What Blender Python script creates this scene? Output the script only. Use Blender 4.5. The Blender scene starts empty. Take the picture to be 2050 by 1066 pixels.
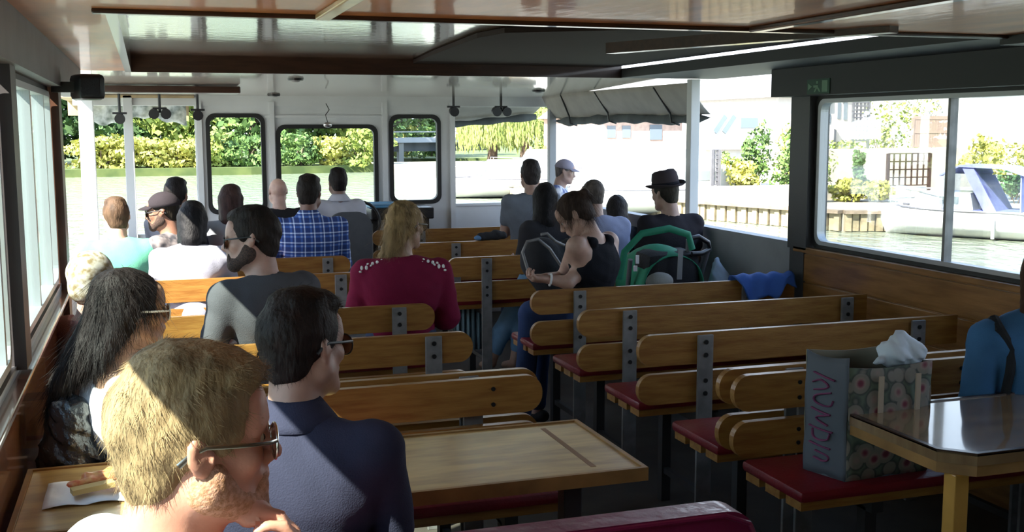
import bpy, bmesh, math, random
import numpy as np
from mathutils import Vector, Matrix, Quaternion

# ------------------------------------------------------------------ camera
F, PCX, PCY, CZ = 2200.0, 1025.0, 533.0, 1.55
def _cam():
    a = np.array([290-PCX, -(258-PCY), -F]); Y = a/np.linalg.norm(a)
    y2 = -(239-PCY); x2 = -(a[1]*y2+F*F)/a[0]
    b = np.array([x2, y2, -F]); X = b/np.linalg.norm(b)
    return np.array([X, Y, np.cross(X, Y)])
M3 = _cam()
def ray(x, y): return M3 @ np.array([x-PCX, -(y-PCY), -F])
def onY(x, y, Y):
    r = ray(x, y); return np.array([0, 0, CZ])+r*(Y/r[1])
def onZ(x, y, z):
    r = ray(x, y); return np.array([0, 0, CZ])+r*((z-CZ)/r[2])
def onX(x, y, X):
    r = ray(x, y); return np.array([0, 0, CZ])+r*(X/r[0])
scene = bpy.context.scene
COL = scene.collection
cd = bpy.data.cameras.new('camera'); cam = bpy.data.objects.new('camera', cd); COL.objects.link(cam)
cd.sensor_width = 36; cd.lens = F/2050*36; cd.clip_start = 0.05; cd.clip_end = 400
cam.matrix_world = Matrix.Translation((0, 0, CZ)) @ Matrix(M3.tolist()).to_4x4()
scene.camera = cam
# ------------------------------------------------------------------ light
scene.view_settings.view_transform = 'Standard'; scene.view_settings.look = 'None'
scene.view_settings.exposure = 1.12; scene.view_settings.gamma = 1.0; scene.view_settings.use_curve_mapping = False
w = bpy.data.worlds.new('world'); scene.world = w; w.use_nodes = True
nt = w.node_tree; bg = nt.nodes['Background']; bg.inputs[1].default_value = 1.75
tc = nt.nodes.new('ShaderNodeTexCoord'); sp = nt.nodes.new('ShaderNodeSeparateXYZ'); cr = nt.nodes.new('ShaderNodeValToRGB')
nt.links.new(tc.outputs['Generated'], sp.inputs[0]); nt.links.new(sp.outputs[2], cr.inputs[0]); nt.links.new(cr.outputs[0], bg.inputs[0])
cr.color_ramp.elements[0].position = 0.0; cr.color_ramp.elements[0].color = (0.86, 0.93, 1, 1)
cr.color_ramp.elements[1].position = 0.6; cr.color_ramp.elements[1].color = (0.42, 0.62, 0.95, 1)
SUN_DIR = Vector((0.64, 0.36, -0.70)).normalized()      # the way the light travels
sl = bpy.data.lights.new('sun', 'SUN'); so = bpy.data.objects.new('sun', sl); COL.objects.link(so)
sl.energy = 12.5; sl.angle = math.radians(0.6); sl.color = (1, 0.93, 0.8)
so.rotation_euler = SUN_DIR.to_track_quat('-Z', 'Y').to_euler(); so.location = (-8, -4, 8)
random.seed(3); rng = np.random.default_rng(5)

# ------------------------------------------------------------------ materials
def mat(name, col, rough=0.6, metal=0, spec=0.5, coat=0, vary=0, scale=8, bump=0, bscale=60, stretch=None, sub=0, sheen=0, c2=None, detail=4):
    m = bpy.data.materials.new(name); m.use_nodes = True; n = m.node_tree; b = n.nodes['Principled BSDF']
    b.inputs['Base Color'].default_value = (*col, 1); b.inputs['Roughness'].default_value = rough
    b.inputs['Metallic'].default_value = metal; b.inputs['Specular IOR Level'].default_value = spec
    b.inputs['Coat Weight'].default_value = coat; b.inputs['Coat Roughness'].default_value = 0.06
    if sub: b.inputs['Subsurface Weight'].default_value = sub; b.inputs['Subsurface Scale'].default_value = 0.01
    if sheen: b.inputs['Sheen Weight'].default_value = sheen
    t = n.nodes.new('ShaderNodeTexCoord'); mp = n.nodes.new('ShaderNodeMapping'); n.links.new(t.outputs['Object'], mp.inputs[0])
    if stretch: mp.inputs['Scale'].default_value = stretch
    if c2 is not None or vary:
        if c2 is None: c2 = tuple(c*(1-vary) for c in col)
        x = n.nodes.new('ShaderNodeTexNoise'); x.inputs['Scale'].default_value = scale; x.inputs['Detail'].default_value = detail
        n.links.new(mp.outputs[0], x.inputs[0]); r = n.nodes.new('ShaderNodeValToRGB'); n.links.new(x.outputs[0], r.inputs[0])
        r.color_ramp.elements[0].position = 0.35; r.color_ramp.elements[1].position = 0.65
        r.color_ramp.elements[0].color = (*c2, 1); r.color_ramp.elements[1].color = (*col, 1)
        n.links.new(r.outputs[0], b.inputs['Base Color'])
    if bump:
        x = n.nodes.new('ShaderNodeTexNoise'); x.inputs['Scale'].default_value = bscale; x.inputs['Detail'].default_value = 5
        n.links.new(mp.outputs[0], x.inputs[0]); bp = n.nodes.new('ShaderNodeBump'); bp.inputs['Strength'].default_value = bump
        bp.inputs['Distance'].default_value = 0.01; n.links.new(x.outputs[0], bp.inputs['Height']); n.links.new(bp.outputs[0], b.inputs['Normal'])
        if coat: n.links.new(bp.outputs[0], b.inputs['Coat Normal'])
    return m
M = {}
M['plank'] = mat('varnished_plank', (0.36, 0.18, 0.042), 0.42, coat=0.3, c2=(0.25, 0.105, 0.022), scale=7, stretch=(1, 9, 9), bump=0.12, bscale=30)
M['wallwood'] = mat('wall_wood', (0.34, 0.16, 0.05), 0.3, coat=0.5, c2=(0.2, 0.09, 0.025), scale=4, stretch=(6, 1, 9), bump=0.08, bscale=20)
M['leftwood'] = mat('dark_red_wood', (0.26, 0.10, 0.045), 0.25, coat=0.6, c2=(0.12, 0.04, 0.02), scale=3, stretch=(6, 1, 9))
M['ceil'] = mat('varnished_ceiling', (0.56, 0.21, 0.08), 0.42, spec=.25, coat=0.2, c2=(0.36, 0.135, 0.06), scale=3, stretch=(3, 1, 1), bump=0.05, bscale=9)
M['ceil'].node_tree.nodes['Principled BSDF'].inputs['Coat IOR'].default_value = 1.6
M['hatch'] = mat('hatch_ceiling', (0.30, 0.20, 0.15), 0.35, coat=1.0, c2=(0.22, 0.15, 0.12), scale=3, bump=0.06, bscale=16)
M['hatch'].node_tree.nodes['Principled BSDF'].inputs['Coat IOR'].default_value = 2.3
M['darkwood'] = mat('dark_stained_wood', (0.05, 0.022, 0.014), 0.3, coat=0.4, vary=0.4, stretch=(1, 8, 8))
M['batten'] = mat('light_batten', (0.62, 0.40, 0.2), 0.4, coat=0.3, vary=0.25)
M['tablewood'] = mat('worn_table_top', (0.60, 0.37, 0.13), 0.32, coat=0.45, c2=(0.38, 0.22, 0.08), scale=5, stretch=(1, 5, 1), bump=0.05)
M['tableedge'] = mat('table_edge', (0.36, 0.19, 0.06), 0.45, vary=0.4)
M['tablelight'] = mat('golden_leg', (0.62, 0.33, 0.07), 0.4, coat=0.3, vary=0.2)
M['redvinyl'] = mat('red_vinyl', (0.20, 0.010, 0.02), 0.38, coat=0.25, vary=0.25, bump=0.15, bscale=90)
M['burgundy'] = mat('burgundy_vinyl', (0.20, 0.012, 0.055), 0.36, coat=0.35, vary=0.25, bump=0.2, bscale=25)
M['steel'] = mat('grey_painted_steel', (0.27, 0.265, 0.26), 0.5, metal=0.3, vary=0.35, scale=14)
M['bolt'] = mat('dark_bolt', (0.02, 0.02, 0.02), 0.5, metal=0.5)
M['legsteel'] = mat('black_steel_leg', (0.035, 0.035, 0.037), 0.5, metal=0.2)
M['alu'] = mat('aluminium', (0.42, 0.43, 0.44), 0.4, metal=0.6)
M['rubber'] = mat('black_rubber', (0.012, 0.012, 0.012), 0.5)
M['whitepaint'] = mat('white_paint', (0.70, 0.72, 0.73), 0.45, vary=0.1, scale=3)
M['greypaint'] = mat('grey_paint', (0.30, 0.31, 0.32), 0.55, vary=0.1)
M['headerdark'] = mat('dark_header_panel', (0.03, 0.032, 0.035), 0.55)
M['mattedark'] = mat('dark_reflection_matte', (0.022, 0.012, 0.010), 0.75, spec=.2)
M['sheet'] = mat('canopy_underside', (0.40, 0.38, 0.34), 0.8, vary=.15)
M['fwdceil'] = mat('forward_ceiling', (0.55, 0.46, 0.40), 0.35, coat=1.0)
M['fwdceil'].node_tree.nodes['Principled BSDF'].inputs['Coat IOR'].default_value = 2.0
M['header'] = mat('header_panel', (0.13, 0.13, 0.145), 0.5, vary=0.2)
M['darkpost'] = mat('dark_post', (0.055, 0.052, 0.055), 0.45)
M['brownpost'] = mat('brown_post', (0.11, 0.05, 0.03), 0.4, vary=0.3)
M['floor'] = mat('deck_floor', (0.07, 0.06, 0.05), 0.6, vary=0.4, scale=5)
M['canvas'] = mat('dark_canvas', (0.10, 0.115, 0.12), 0.8, vary=0.3, bump=0.4, bscale=12)
M['bowceil'] = mat('bow_canopy_lining', (0.55, 0.42, 0.24), 0.6, vary=0.3)
M['black'] = mat('black_plastic', (0.012, 0.012, 0.014), 0.4)
M['fabblack'] = mat('black_fabric', (0.012, 0.013, 0.016), 0.85, bump=0.3)
M['hull'] = mat('hull_white', (0.75, 0.75, 0.72), 0.5)
M['silver'] = mat('silver_metal', (0.7, 0.7, 0.7), 0.25, metal=1)
M['white'] = mat('white_gloss', (0.82, 0.83, 0.84), 0.3, coat=0.3)
M['paper'] = mat('paper_white', (0.85, 0.85, 0.85), 0.8, bump=0.3, bscale=20)
def glassmat(name, tint, refl=0.12):
    m = bpy.data.materials.new(name); m.use_nodes = True; n = m.node_tree; n.nodes.clear()
    o = n.nodes.new('ShaderNodeOutputMaterial'); mx = n.nodes.new('ShaderNodeMixShader'); tr = n.nodes.new('ShaderNodeBsdfTransparent')
    g = n.nodes.new('ShaderNodeBsdfGlossy'); g.inputs['Roughness'].default_value = 0.01; f = n.nodes.new('ShaderNodeLayerWeight')
    f.inputs[0].default_value = 0.25; mu = n.nodes.new('ShaderNodeMath'); mu.operation = 'MULTIPLY'; mu.inputs[1].default_value = refl*4
    mu.use_clamp = True
    tr.inputs[0].default_value = (*tint, 1); n.links.new(f.outputs['Fresnel'], mu.inputs[0]); n.links.new(mu.outputs[0], mx.inputs[0])
    n.links.new(tr.outputs[0], mx.inputs[1]); n.links.new(g.outputs[0], mx.inputs[2]); n.links.new(mx.outputs[0], o.inputs[0]); return m
M['glass'] = glassmat('clear_glass', (0.95, 0.97, 0.97))
M['glassgreen'] = glassmat('greenish_glass', (0.86, 0.94, 0.92), 0.05)
M['lens'] = glassmat('dark_lens', (0.10, 0.06, 0.03), 0.25)
M['clearvinyl'] = glassmat('clear_vinyl', (0.85, 0.9, 0.95), 0.3)

# ------------------------------------------------------------------ mesh helpers
def mesh_from(V, Fc, name):
    V = np.asarray(V, np.float32); me = bpy.data.meshes.new(name)
    if isinstance(Fc, np.ndarray):
        nf, k = Fc.shape
        me.vertices.add(len(V)); me.vertices.foreach_set('co', V.ravel())
        me.loops.add(nf*k); me.loops.foreach_set('vertex_index', Fc.astype(np.int32).ravel())
        me.polygons.add(nf); me.polygons.foreach_set('loop_start', np.arange(0, nf*k, k, dtype=np.int32))
        me.update(calc_edges=True); me.validate()
    else:
        me.from_pydata([tuple(map(float, v)) for v in V], [], Fc); me.update()
    return me
def link(name, me, m, parent=None, loc=None, smooth=False):
    o = bpy.data.objects.new(name, me); COL.objects.link(o)
    if m is not None and not me.materials: me.materials.append(m)
    if parent is not None: o.parent = parent
    if loc is not None: o.location = loc
    if smooth: me.polygons.foreach_set('use_smooth', [True]*len(me.polygons))
    return o
def thing(name, label, cat, loc=(0, 0, 0), rz=0, group=None):
    o = bpy.data.objects.new(name, None); COL.objects.link(o); o.location = tuple(map(float, loc)); o.rotation_euler = (0, 0, rz)
    o.empty_display_size = 0.1; tag(o, label, cat, group); return o
def tag(o, label, cat, group=None, kind=None):
    if label: o['label'] = label
    if cat: o['category'] = cat
    if group: o['group'] = group
    if kind: o['kind'] = kind
    return o
def struct(o): o['kind'] = 'structure'; return o
def smooth_angle(me, deg=35):
    me.polygons.foreach_set('use_smooth', [True]*len(me.polygons))
    bm = bmesh.new(); bm.from_mesh(me)
    for e in bm.edges:
        if len(e.link_faces) == 2 and e.calc_face_angle(0) > math.radians(deg): e.smooth = False
    bm.to_mesh(me); bm.free()
class MB:
    def __init__(s): s.bm = bmesh.new()
    def _post(s, vs, mtx):
        for v in vs: v.co = mtx @ v.co
    def box(s, c, d, rot=None, bev=0.0):
        r = bmesh.ops.create_cube(s.bm, size=1); vs = r['verts']
        for v in vs: v.co = Vector((v.co.x*d[0], v.co.y*d[1], v.co.z*d[2]))
        if bev:
            es = list({e for v in vs for e in v.link_edges})
            rb = bmesh.ops.bevel(s.bm, geom=es, offset=min(bev, min(d)*0.45), segments=2, affect='EDGES', profile=0.5)
            vs = list({v for f in rb['faces'] for v in f.verts} | {v for v in vs if v.is_valid})
        m = Matrix.Translation(Vector(tuple(map(float, c))))
        if rot: m = m @ Matrix.Rotation(rot[2], 4, 'Z') @ Matrix.Rotation(rot[1], 4, 'Y') @ Matrix.Rotation(rot[0], 4, 'X')
        s._post(vs, m); return s
    def bb(s, x0, x1, y0, y1, z0, z1, bev=0.0):
        return s.box(((x0+x1)/2, (y0+y1)/2, (z0+z1)/2), (abs(x1-x0), abs(y1-y0), abs(z1-z0)), bev=bev)
    def bar(s, a, b, wx, wy, bev=0.0, up=(0, 0, 1)):
        a = Vector(tuple(map(float, a))); b = Vector(tuple(map(float, b))); d = b-a; L = d.length; z = d.normalized(); u = Vector(up)
        if abs(z.dot(u)) > .99: u = Vector((0, 1, 0))
        x = u.cross(z).normalized(); y = z.cross(x)
        r = bmesh.ops.create_cube(s.bm, size=1); vs = r['verts']
        for v in vs:
            c = v.co.copy(); v.co = (a+b)/2+x*c.x*wx+y*c.y*wy+z*c.z*L
        return s
    def tube(s, pts, r, n=8, closed=False, caps=True, flat=1.0):
        P = [Vector(tuple(map(float, p))) for p in pts]; R = r if isinstance(r, (list, tuple)) else [r]*len(P)
        rings = []; prev = None; N = len(P)
        for i, p in enumerate(P):
            if closed: t = (P[(i+1) % N]-P[i-1]).normalized()
            else: t = (P[min(i+1, N-1)]-P[max(i-1, 0)]).normalized()
            if prev is None:
                u = Vector((0, 0, 1)) if abs(t.z) < .9 else Vector((0, 1, 0))
                x = u.cross(t).normalized()
            else:
                x = (prev-t*prev.dot(t)).normalized()
            prev = x; y = t.cross(x)
            rings.append([s.bm.verts.new(p+(x*math.cos(2*math.pi*k/n)+y*math.sin(2*math.pi*k/n)*flat)*R[i]) for k in range(n)])
        for i in range(N if closed else N-1):
            A = rings[i]; B = rings[(i+1) % N]
            for k in range(n): s.bm.faces.new((A[k], A[(k+1) % n], B[(k+1) % n], B[k]))
        if caps and not closed:
            s.bm.faces.new(rings[0][::-1]); s.bm.faces.new(rings[-1])
        return s
    def prism(s, poly, h, mtx=None):
        """poly in the local xy plane, extruded along z by h"""
        a = [s.bm.verts.new((p[0], p[1], 0)) for p in poly]; b = [s.bm.verts.new((p[0], p[1], h)) for p in poly]
        n = len(poly); s.bm.faces.new(a[::-1]); s.bm.faces.new(b)
        for i in range(n): s.bm.faces.new((a[i], a[(i+1) % n], b[(i+1) % n], b[i]))
        if mtx: s._post(a+b, mtx)
        return s
    def frame(s, outer, inner, h, mtx=None):
        n = len(outer); L = []
        for z in (0, h):
            L.append([s.bm.verts.new((p[0], p[1], z)) for p in outer]); L.append([s.bm.verts.new((p[0], p[1], z)) for p in inner])
        oa, ia, ob, ib = L
        for i in range(n):
            j = (i+1) % n
            s.bm.faces.new((oa[j], oa[i], ia[i], ia[j])); s.bm.faces.new((ob[i], ob[j], ib[j], ib[i]))
            s.bm.faces.new((oa[i], oa[j], ob[j], ob[i])); s.bm.faces.new((ia[j], ia[i], ib[i], ib[j]))
        if mtx: s._post(oa+ia+ob+ib, mtx)
        return s
    def ell(s, c, r, seg=16, rot=None, rings=10):
        o = bmesh.ops.create_uvsphere(s.bm, u_segments=seg, v_segments=rings, radius=1); vs = o['verts']
        for v in vs: v.co = Vector((v.co.x*r[0], v.co.y*r[1], v.co.z*r[2]))
        m = Matrix.Translation(Vector(tuple(map(float, c))))
        if rot: m = m @ Matrix.Rotation(rot[2], 4, 'Z') @ Matrix.Rotation(rot[1], 4, 'Y') @ Matrix.Rotation(rot[0], 4, 'X')
        s._post(vs, m); return s
    def cyl(s, a, b, r, n=16): return s.tube([a, b], r, n)
    def grid(s, fn, nu, nv, close_u=False):
        g = [[s.bm.verts.new(tuple(map(float, fn(i/(nu if close_u else nu-1), j/(nv-1))))) for j in range(nv)] for i in range(nu)]
        for i in range(nu if close_u else nu-1):
            for j in range(nv-1):
                s.bm.faces.new((g[i][j], g[(i+1) % nu][j], g[(i+1) % nu][j+1], g[i][j+1]))
        return s
    def build(s, name, m, parent=None, smooth=0, solid=0, loc=None):
        bmesh.ops.recalc_face_normals(s.bm, faces=s.bm.faces)
        me = bpy.data.meshes.new(name); s.bm.to_mesh(me); s.bm.free(); me.materials.append(m)
        o = bpy.data.objects.new(name, me); COL.objects.link(o)
        if parent is not None:
            o.parent = parent
            if loc is None and getattr(parent, 'location', None) is not None and s_world.get(parent.name) :
                o.matrix_parent_inverse = Matrix.Translation(-parent.location)
        if loc is not None: o.location = loc
        if smooth: smooth_angle(me, smooth)
        if solid:
            md = o.modifiers.new('solid', 'SOLIDIFY'); md.thickness = solid; md.offset = 0
        return o
s_world = {}   # roots whose children are given in world coordinates
def wthing(name, label, cat, loc, group=None):
    o = thing(name, label, cat, loc, 0, group); s_world[o.name] = 1; return o
def rrect(x0, x1, y0, y1, r, n=6, corners=(1, 1, 1, 1)):
    P = []
    for (cx, cy, a0, on) in ((x1-r, y1-r, 0, corners[0]), (x0+r, y1-r, 90, corners[1]), (x0+r, y0+r, 180, corners[2]), (x1-r, y0+r, 270, corners[3])):
        if on:
            for k in range(n+1):
                a = math.radians(a0+90*k/n); P.append((cx+r*math.cos(a), cy+r*math.sin(a)))
        else:
            sx = 1 if a0 in (0, 270) else -1; sy = 1 if a0 in (0, 90) else -1
            P += [(cx+sx*r, cy+sy*r)]*1
    return P
XZ = lambda y: Matrix.Translation((0, y, 0)) @ Matrix.Rotation(math.pi/2, 4, 'X')     # local (x,y)->(x,z); extrudes towards -y
YZ = lambda x: Matrix.Translation((x, 0, 0)) @ Matrix(((0, 0, 1, 0), (1, 0, 0, 0), (0, 1, 0, 0), (0, 0, 0, 1)))  # local (x,y)->(y,z); extrudes +x
# ================================================================== the boat's shell
XL, XR = -0.33, 3.22
ZS, ZT, ZC = 0.94, 1.715, 1.85        # sill, window top, ceiling
YB = 8.8                              # front bulkhead
struct(MB().bb(-0.5, 3.4, -1.6, 11.2, -0.08, 0).build('floor', M['floor']))
struct(MB().bb(-0.62, -0.5, -1.8, 11.5, -0.45, 0.0).bb(3.4, 3.5, -1.8, 11.5, -0.45, 0.0).build('trim_1', M['hull']))
# left wall below the sill, posts, header
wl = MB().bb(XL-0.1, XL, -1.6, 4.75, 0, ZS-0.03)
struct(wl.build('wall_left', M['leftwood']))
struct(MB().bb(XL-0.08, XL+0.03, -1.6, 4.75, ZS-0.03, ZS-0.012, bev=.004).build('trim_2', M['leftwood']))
struct(MB().bb(XL-0.06, XL-0.035, -1.6, 4.72, ZS-0.012, ZS+0.02).bb(XL-0.02, XL-0.005, -1.6, 4.72, ZS-0.012, ZS+0.01).build('trim_3', M['alu']))
struct(MB().bb(XL-0.05, XL+0.035, -1.6, 6.0, ZT-0.005, ZC).build('trim_4', M['header']))
def side_window(num, x, y0, y1, z0, z1, side, div=None, glass='glassgreen'):
    o = MB().frame(rrect(y0, y1, z0, z1, .05), rrect(y0+.035, y1-.035, z0+.03, z1-.03, .05), .03, YZ(x-.015)).build('window_%d' % num, M['rubber'])
    struct(o)
    MB().frame(rrect(y0+.03, y1-.03, z0+.025, z1-.025, .05), rrect(y0+.055, y1-.055, z0+.045, z1-.045, .045), .045, YZ(x-.022)).build('window_frame', M['alu'], o)
    if div:
        d = MB()
        for dy in div: d.bb(x-.02, x+.02, dy-(.014 if side < 0 else .008), dy+(.014 if side < 0 else .008), z0+.03, z1-.03)
        d.build('sliding_divider', M['alu' if side < 0 else 'steel'], o)
    MB().bb(x-.003, x+.003, y0+.04, y1-.04, z0+.035, z1-.035).build('glass_pane', M[glass], o)
    return o
side_window(1, XL-.03, 0.55, 2.98, ZS, ZT, -1, div=(2.86, ))
side_window(2, XL-.03, -1.5, 0.42, ZS, ZT, -1, div=(-.4,))
side_window(3, XL-.03, 3.12, 4.58, ZS, ZT, -1, div=(3.8, 4.3))
struct(MB().bb(XL-.1, XL+.02, 3.0, 3.12, ZS, ZT+.01).build('trim_5', M['darkpost']))
struct(MB().bb(XL-.1, XL+.02, 4.60, 4.74, 0.0, ZT+.01).build('trim_6', M['brownpost']))
struct(MB().bb(XL-.1, XL+.02, 0.42, 0.55, ZS, ZT+.01).build('trim_7', M['darkpost']))
# right wall
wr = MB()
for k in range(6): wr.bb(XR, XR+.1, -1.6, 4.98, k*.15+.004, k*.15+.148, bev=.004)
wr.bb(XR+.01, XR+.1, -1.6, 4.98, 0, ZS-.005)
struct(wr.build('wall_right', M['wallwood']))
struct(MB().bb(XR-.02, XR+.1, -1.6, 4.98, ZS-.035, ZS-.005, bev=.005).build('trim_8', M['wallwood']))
side_window(4, XR+.03, 1.3, 4.86, ZS-.01, ZT, 1, div=(3.87, 1.9), glass='glass')
struct(MB().bb(XR-.02, XR+.1, 4.86, 5.03, ZS-.02, ZT+.02).bb(XR-.005, XR+.1, 4.9, 5.03, 0, ZS-.02).build('trim_9', M['darkpost']))
struct(MB().bb(XR-.10, XR+.12, -1.6, 5.10, ZT-.01, ZC).build('trim_10', M['headerdark']))
struct(MB().bb(XR+.0, XR+.1, -1.6, 1.3, ZS-.02, ZT+.01).build('trim_11', M['darkpost']))
# half wall of the open foredeck, right and left
struct(MB().bb(XR, XR+.06, 5.03, 8.8, 0, .93).bb(XR-.012, XR+.07, 5.03, 8.8, .93, .95).build('wall_foredeck_right', M['greypaint']))
struct(MB().bb(-.52, -.46, 4.74, 9.2, 0, .62).bb(-.54, -.44, 4.74, 9.2, .62, .65).build('wall_foredeck_left', M['whitepaint']))
# rear wall behind the camera
struct(MB().bb(-.45, 3.35, -1.72, -1.6, 0, ZC).build('wall_rear', M['wallwood']))
# ceiling around a raised hatch
HX0, HX1, HY0, HY1, HZ = -0.085, 2.72, 3.03, 6.15, 1.935
def ceil_z(y): return ZC
c = MB().bb(-.45, 3.36, -1.6, HY0, ZC, ZC+.05).bb(-.45, HX0, HY0, HY1, ZC, ZC+.05)
struct(c.build('ceiling', M['ceil']))
struct(MB().bb(HX1+.001, 3.36, HY0, HY1, ZC-.004, ZC+.05).bb(2.72, XR-.1, -1.6, HY0, ZC-.03, ZC-.001).build('trim_18', M['headerdark']))
fc = MB()
fc.prism([(HY1, ZC), (YB+.1, ZC-.05), (YB+.1, ZC), (HY1, ZC+.05)], 3.85, YZ(-.48))
struct(fc.build('ceiling', M['fwdceil']))
struct(MB().bb(HX0-.02, HX1+.02, HY0-.02, HY1+.02, HZ, HZ+.03).build('ceiling', M['hatch']))
t = MB().bb(HX0-.0, HX1, HY1-.03, HY1, ZC-.006, HZ).bb(HX0-.0, HX0+.03, HY0, HY1-.03, ZC-.006, HZ).bb(HX0, HX1, HY0, HY0+.025, ZC-.006, HZ)
struct(t.build('trim_12', M['darkwood']))
struct(MB().bb(HX0-.03, HX1, HY0-.04, HY0, ZC-.012, ZC+.001, bev=.004).build('trim_13', M['darkwood']))
# added board painting a dark ceiling reflection in the right part of the hatch
rp = wthing('sliding_roof_panel', 'dark stained sliding roof panel stowed in the right half of the ceiling hatch', 'reflection board', (2.0, 4.5, HZ-.03))
MB().prism([tuple(onZ(*p, HZ-.025)[:2]) for p in ((785, 146), (870, 108), (955, 76), (1010, 66), (1250, 60))]+[(2.68, 3.6), (2.68, 6.10)], .02, Matrix.Translation((0, 0, HZ-.025))).build('panel', M['mattedark'], rp)
a_ = onZ(1222, 97, ZC+.0); b_ = onZ(1790, 52, ZC+.0)
MB().bar(tuple(a_), tuple(b_), .05, .04).build('slanting_rail', M['darkwood'], rp)
# battens
for i, (x, y0, y1, m, l) in enumerate(((.46, -1.5, HY0-.05, 'batten', 'pale wooden batten running lengthwise along the ceiling left of centre'), (1.76, -1.5, HY0-.05, 'darkwood', 'dark wooden batten running lengthwise along the ceiling right of centre'))):
    b = MB().bb(x-.02, x+.02, y0, y1, ZC-.016, ZC, bev=.004)
    if m == 'darkwood': b.bb(x+.045, x+.06, y0, y1, ZC-.008, ZC)
    tag(b.build('ceiling_batten', M[m]), l, 'batten')
# front bulkhead with three windows
y = YB
def P8(px, py): q = onY(px, py, YB); return q[0], q[2]
xa, xb = P8(392, 300)[0], P8(908, 300)[0]
zt = P8(640, 205)[1]; zb = 0.0
W = []
for (a, b, t0, b0) in ((418, 527, 232, 424), (558, 752, 254, 430), (784, 878, 234, 404)):
    W.append((P8(a, 300)[0], P8(b, 300)[0], P8((a+b)/2, b0)[1], P8((a+b)/2, t0)[1]))
bk = MB()
xs = [xa]
for (a, b, z0, z1) in W:
    bk.bb(xs[-1], a, y, y+.07, 0, zt); bk.bb(a, b, y, y+.07, 0, z0); bk.bb(a, b, y, y+.07, z1, zt); xs.append(b)
bk.bb(xs[-1], xb, y, y+.07, 0, zt)
# side wings of the bulkhead
xw = P8(1104, 300)[0]
bk.bb(xb, XR+.06, y, y+.05, 0, P8(960, 407)[1])
bk.bb(-.5, XR+.1, y-.01, y+.10, zt-.03, ZC-.04)
bk.bb(-.5, xa, y, y+.05, 0, .75)
struct(bk.build('wall_front', M['whitepaint']))
ff = MB()
for px in (905, 545, 770, 400): ff.bb(P8(px, 300)[0]-.02, P8(px, 300)[0]+.02, y-.03, y, 0.1, zt)
ff.bb(xb, XR+.06, y-.012, y+.01, P8(960, 407)[1]-.02, P8(960, 407)[1])
ff.bb(W[1][0]-.10, W[1][1]+.10, y-.02, y, W[1][3]+.07, W[1][3]+.09)
struct(ff.build('trim_14', M['whitepaint']))
for i, (a, b, z0, z1) in enumerate(W):
    o = struct(MB().frame(rrect(a-.018, b+.018, z0-.018, z1+.018, .07), rrect(a+.014, b-.014, z0+.014, z1-.014, .055), .05, XZ(y+.035)).build('window_%d' % (5+i), M['rubber']))
    MB().frame(rrect(a-.012, b+.012, z0-.012, z1+.012, .001), rrect(a, b, z0, z1, .06), .03, XZ(y+.06)).build('corner_filler', M['whitepaint'], o)
    MB().bb(a, b, y+.03, y+.036, z0, z1).build('glass_pane', M['glass'], o)
def post(px, Y, wpx, z0, z1, m, label):
    q = onY(px, 300, Y); wd = wpx*Y/F/2
    return tag(MB().bb(q[0]-wd, q[0]+wd, Y, Y+wd*2, z0, z1, bev=.004).build('roof_post', m), label, 'post', 'roof posts of the foredeck')
post(175, 8.6, 26, .0, 1.80, M['whitepaint'], 'broad white roof post at the far left corner of the foredeck')
post(259, 8.75, 17, .0, 1.80, M['whitepaint'], 'slim white roof post left of the front windows')
post(1107, 8.7, 15, .0, 1.80, M['greypaint'], 'slim grey roof post right of the front windows')
post(1391, 6.05, 22, .93, 1.84, M['whitepaint'], 'bright white roof post rising from the grey half wall on the right')
# foredeck canopies
cb = MB().prism([(-.6, YB-.05), (xa, YB-.05), (xa, 9.9), (-.6, 9.9)], .02, Matrix.Translation((0, 0, 1.78)))
cb.prism([(9.9, 1.66), (9.92, 1.66), (9.92, 1.8), (9.9, 1.8)], xa+.6, YZ(-.6))
struct(cb.build('trim_15', M['bowceil']))
cb = MB().prism([(xa, YB+.1), (XR+.25, YB+.1), (XR+.25, 9.9), (xa, 9.9)], .02, Matrix.Translation((0, 0, 1.785)))
struct(cb.build('trim_16', M['greypaint']))
# rolled canvas along the open right side and across the bow
can = wthing('rolled_canvas_blind', 'dark grey canvas blind rolled up along the open right side, strapped beneath the roof', 'blind', (XR, 7.2, 1.7))
def rl(u): return (XR+.09+.03*math.sin(u*5), 6.1+(8.75-6.1)*u, 1.61-.008*math.sin(u*9))
def roll(u, v):
    a = v*2*math.pi; r = (.030+.005*math.sin(u*31)+.004*math.sin(u*57+2))*min(1, 12*u+.05, 12*(1-u)+.05); c = rl(u)
    return (c[0]+r*math.cos(a), c[1], c[2]+r*1.1*math.sin(a))
MB().grid(roll, 60, 13).build('canvas_roll', M['canvas'], can, smooth=60)
def sagf(u, v):
    c = rl(u); k = v; return (XR-.06+(c[0]-XR+.06)*k, c[1], (ZC-.03)+(c[2]+.02-ZC+.03)*k-.02*math.sin(k*3.14)+.004*math.sin(u*40)*k)
MB().grid(sagf, 50, 8).build('hanging_sheet', M['sheet'], can, smooth=60, solid=.006)
for yy in (6.6, 7.6, 8.3):
    c = rl((yy-6.1)/2.65)
    MB().tube([(XR-.06, yy, 1.81), (c[0]-.05, yy, c[2]+.04), (c[0]-.04, yy, c[2]-.02), (c[0]+.02, yy, c[2]-.036)], .007, 6).build('strap', M['black'], can)
def roll2(u, v):
    X = xb+.05+(XR-xb)*u; a = v*2*math.pi; r = (.024+.006*math.sin(u*17)+.008*u)*min(1, 15*u+.05)
    return (X, 9.2+r*math.cos(a), 1.575+.07*u+r*math.sin(a))
def sh2(u, v):
    X = xb+.05+(XR-xb)*u; return (X, YB+.1+.4*v, 1.785+(1.59+.07*u-1.785)*v)
tag(struct(MB().grid(sh2, 16, 6).build('trim_17', M['sheet'], solid=.006)), None, None)
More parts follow.
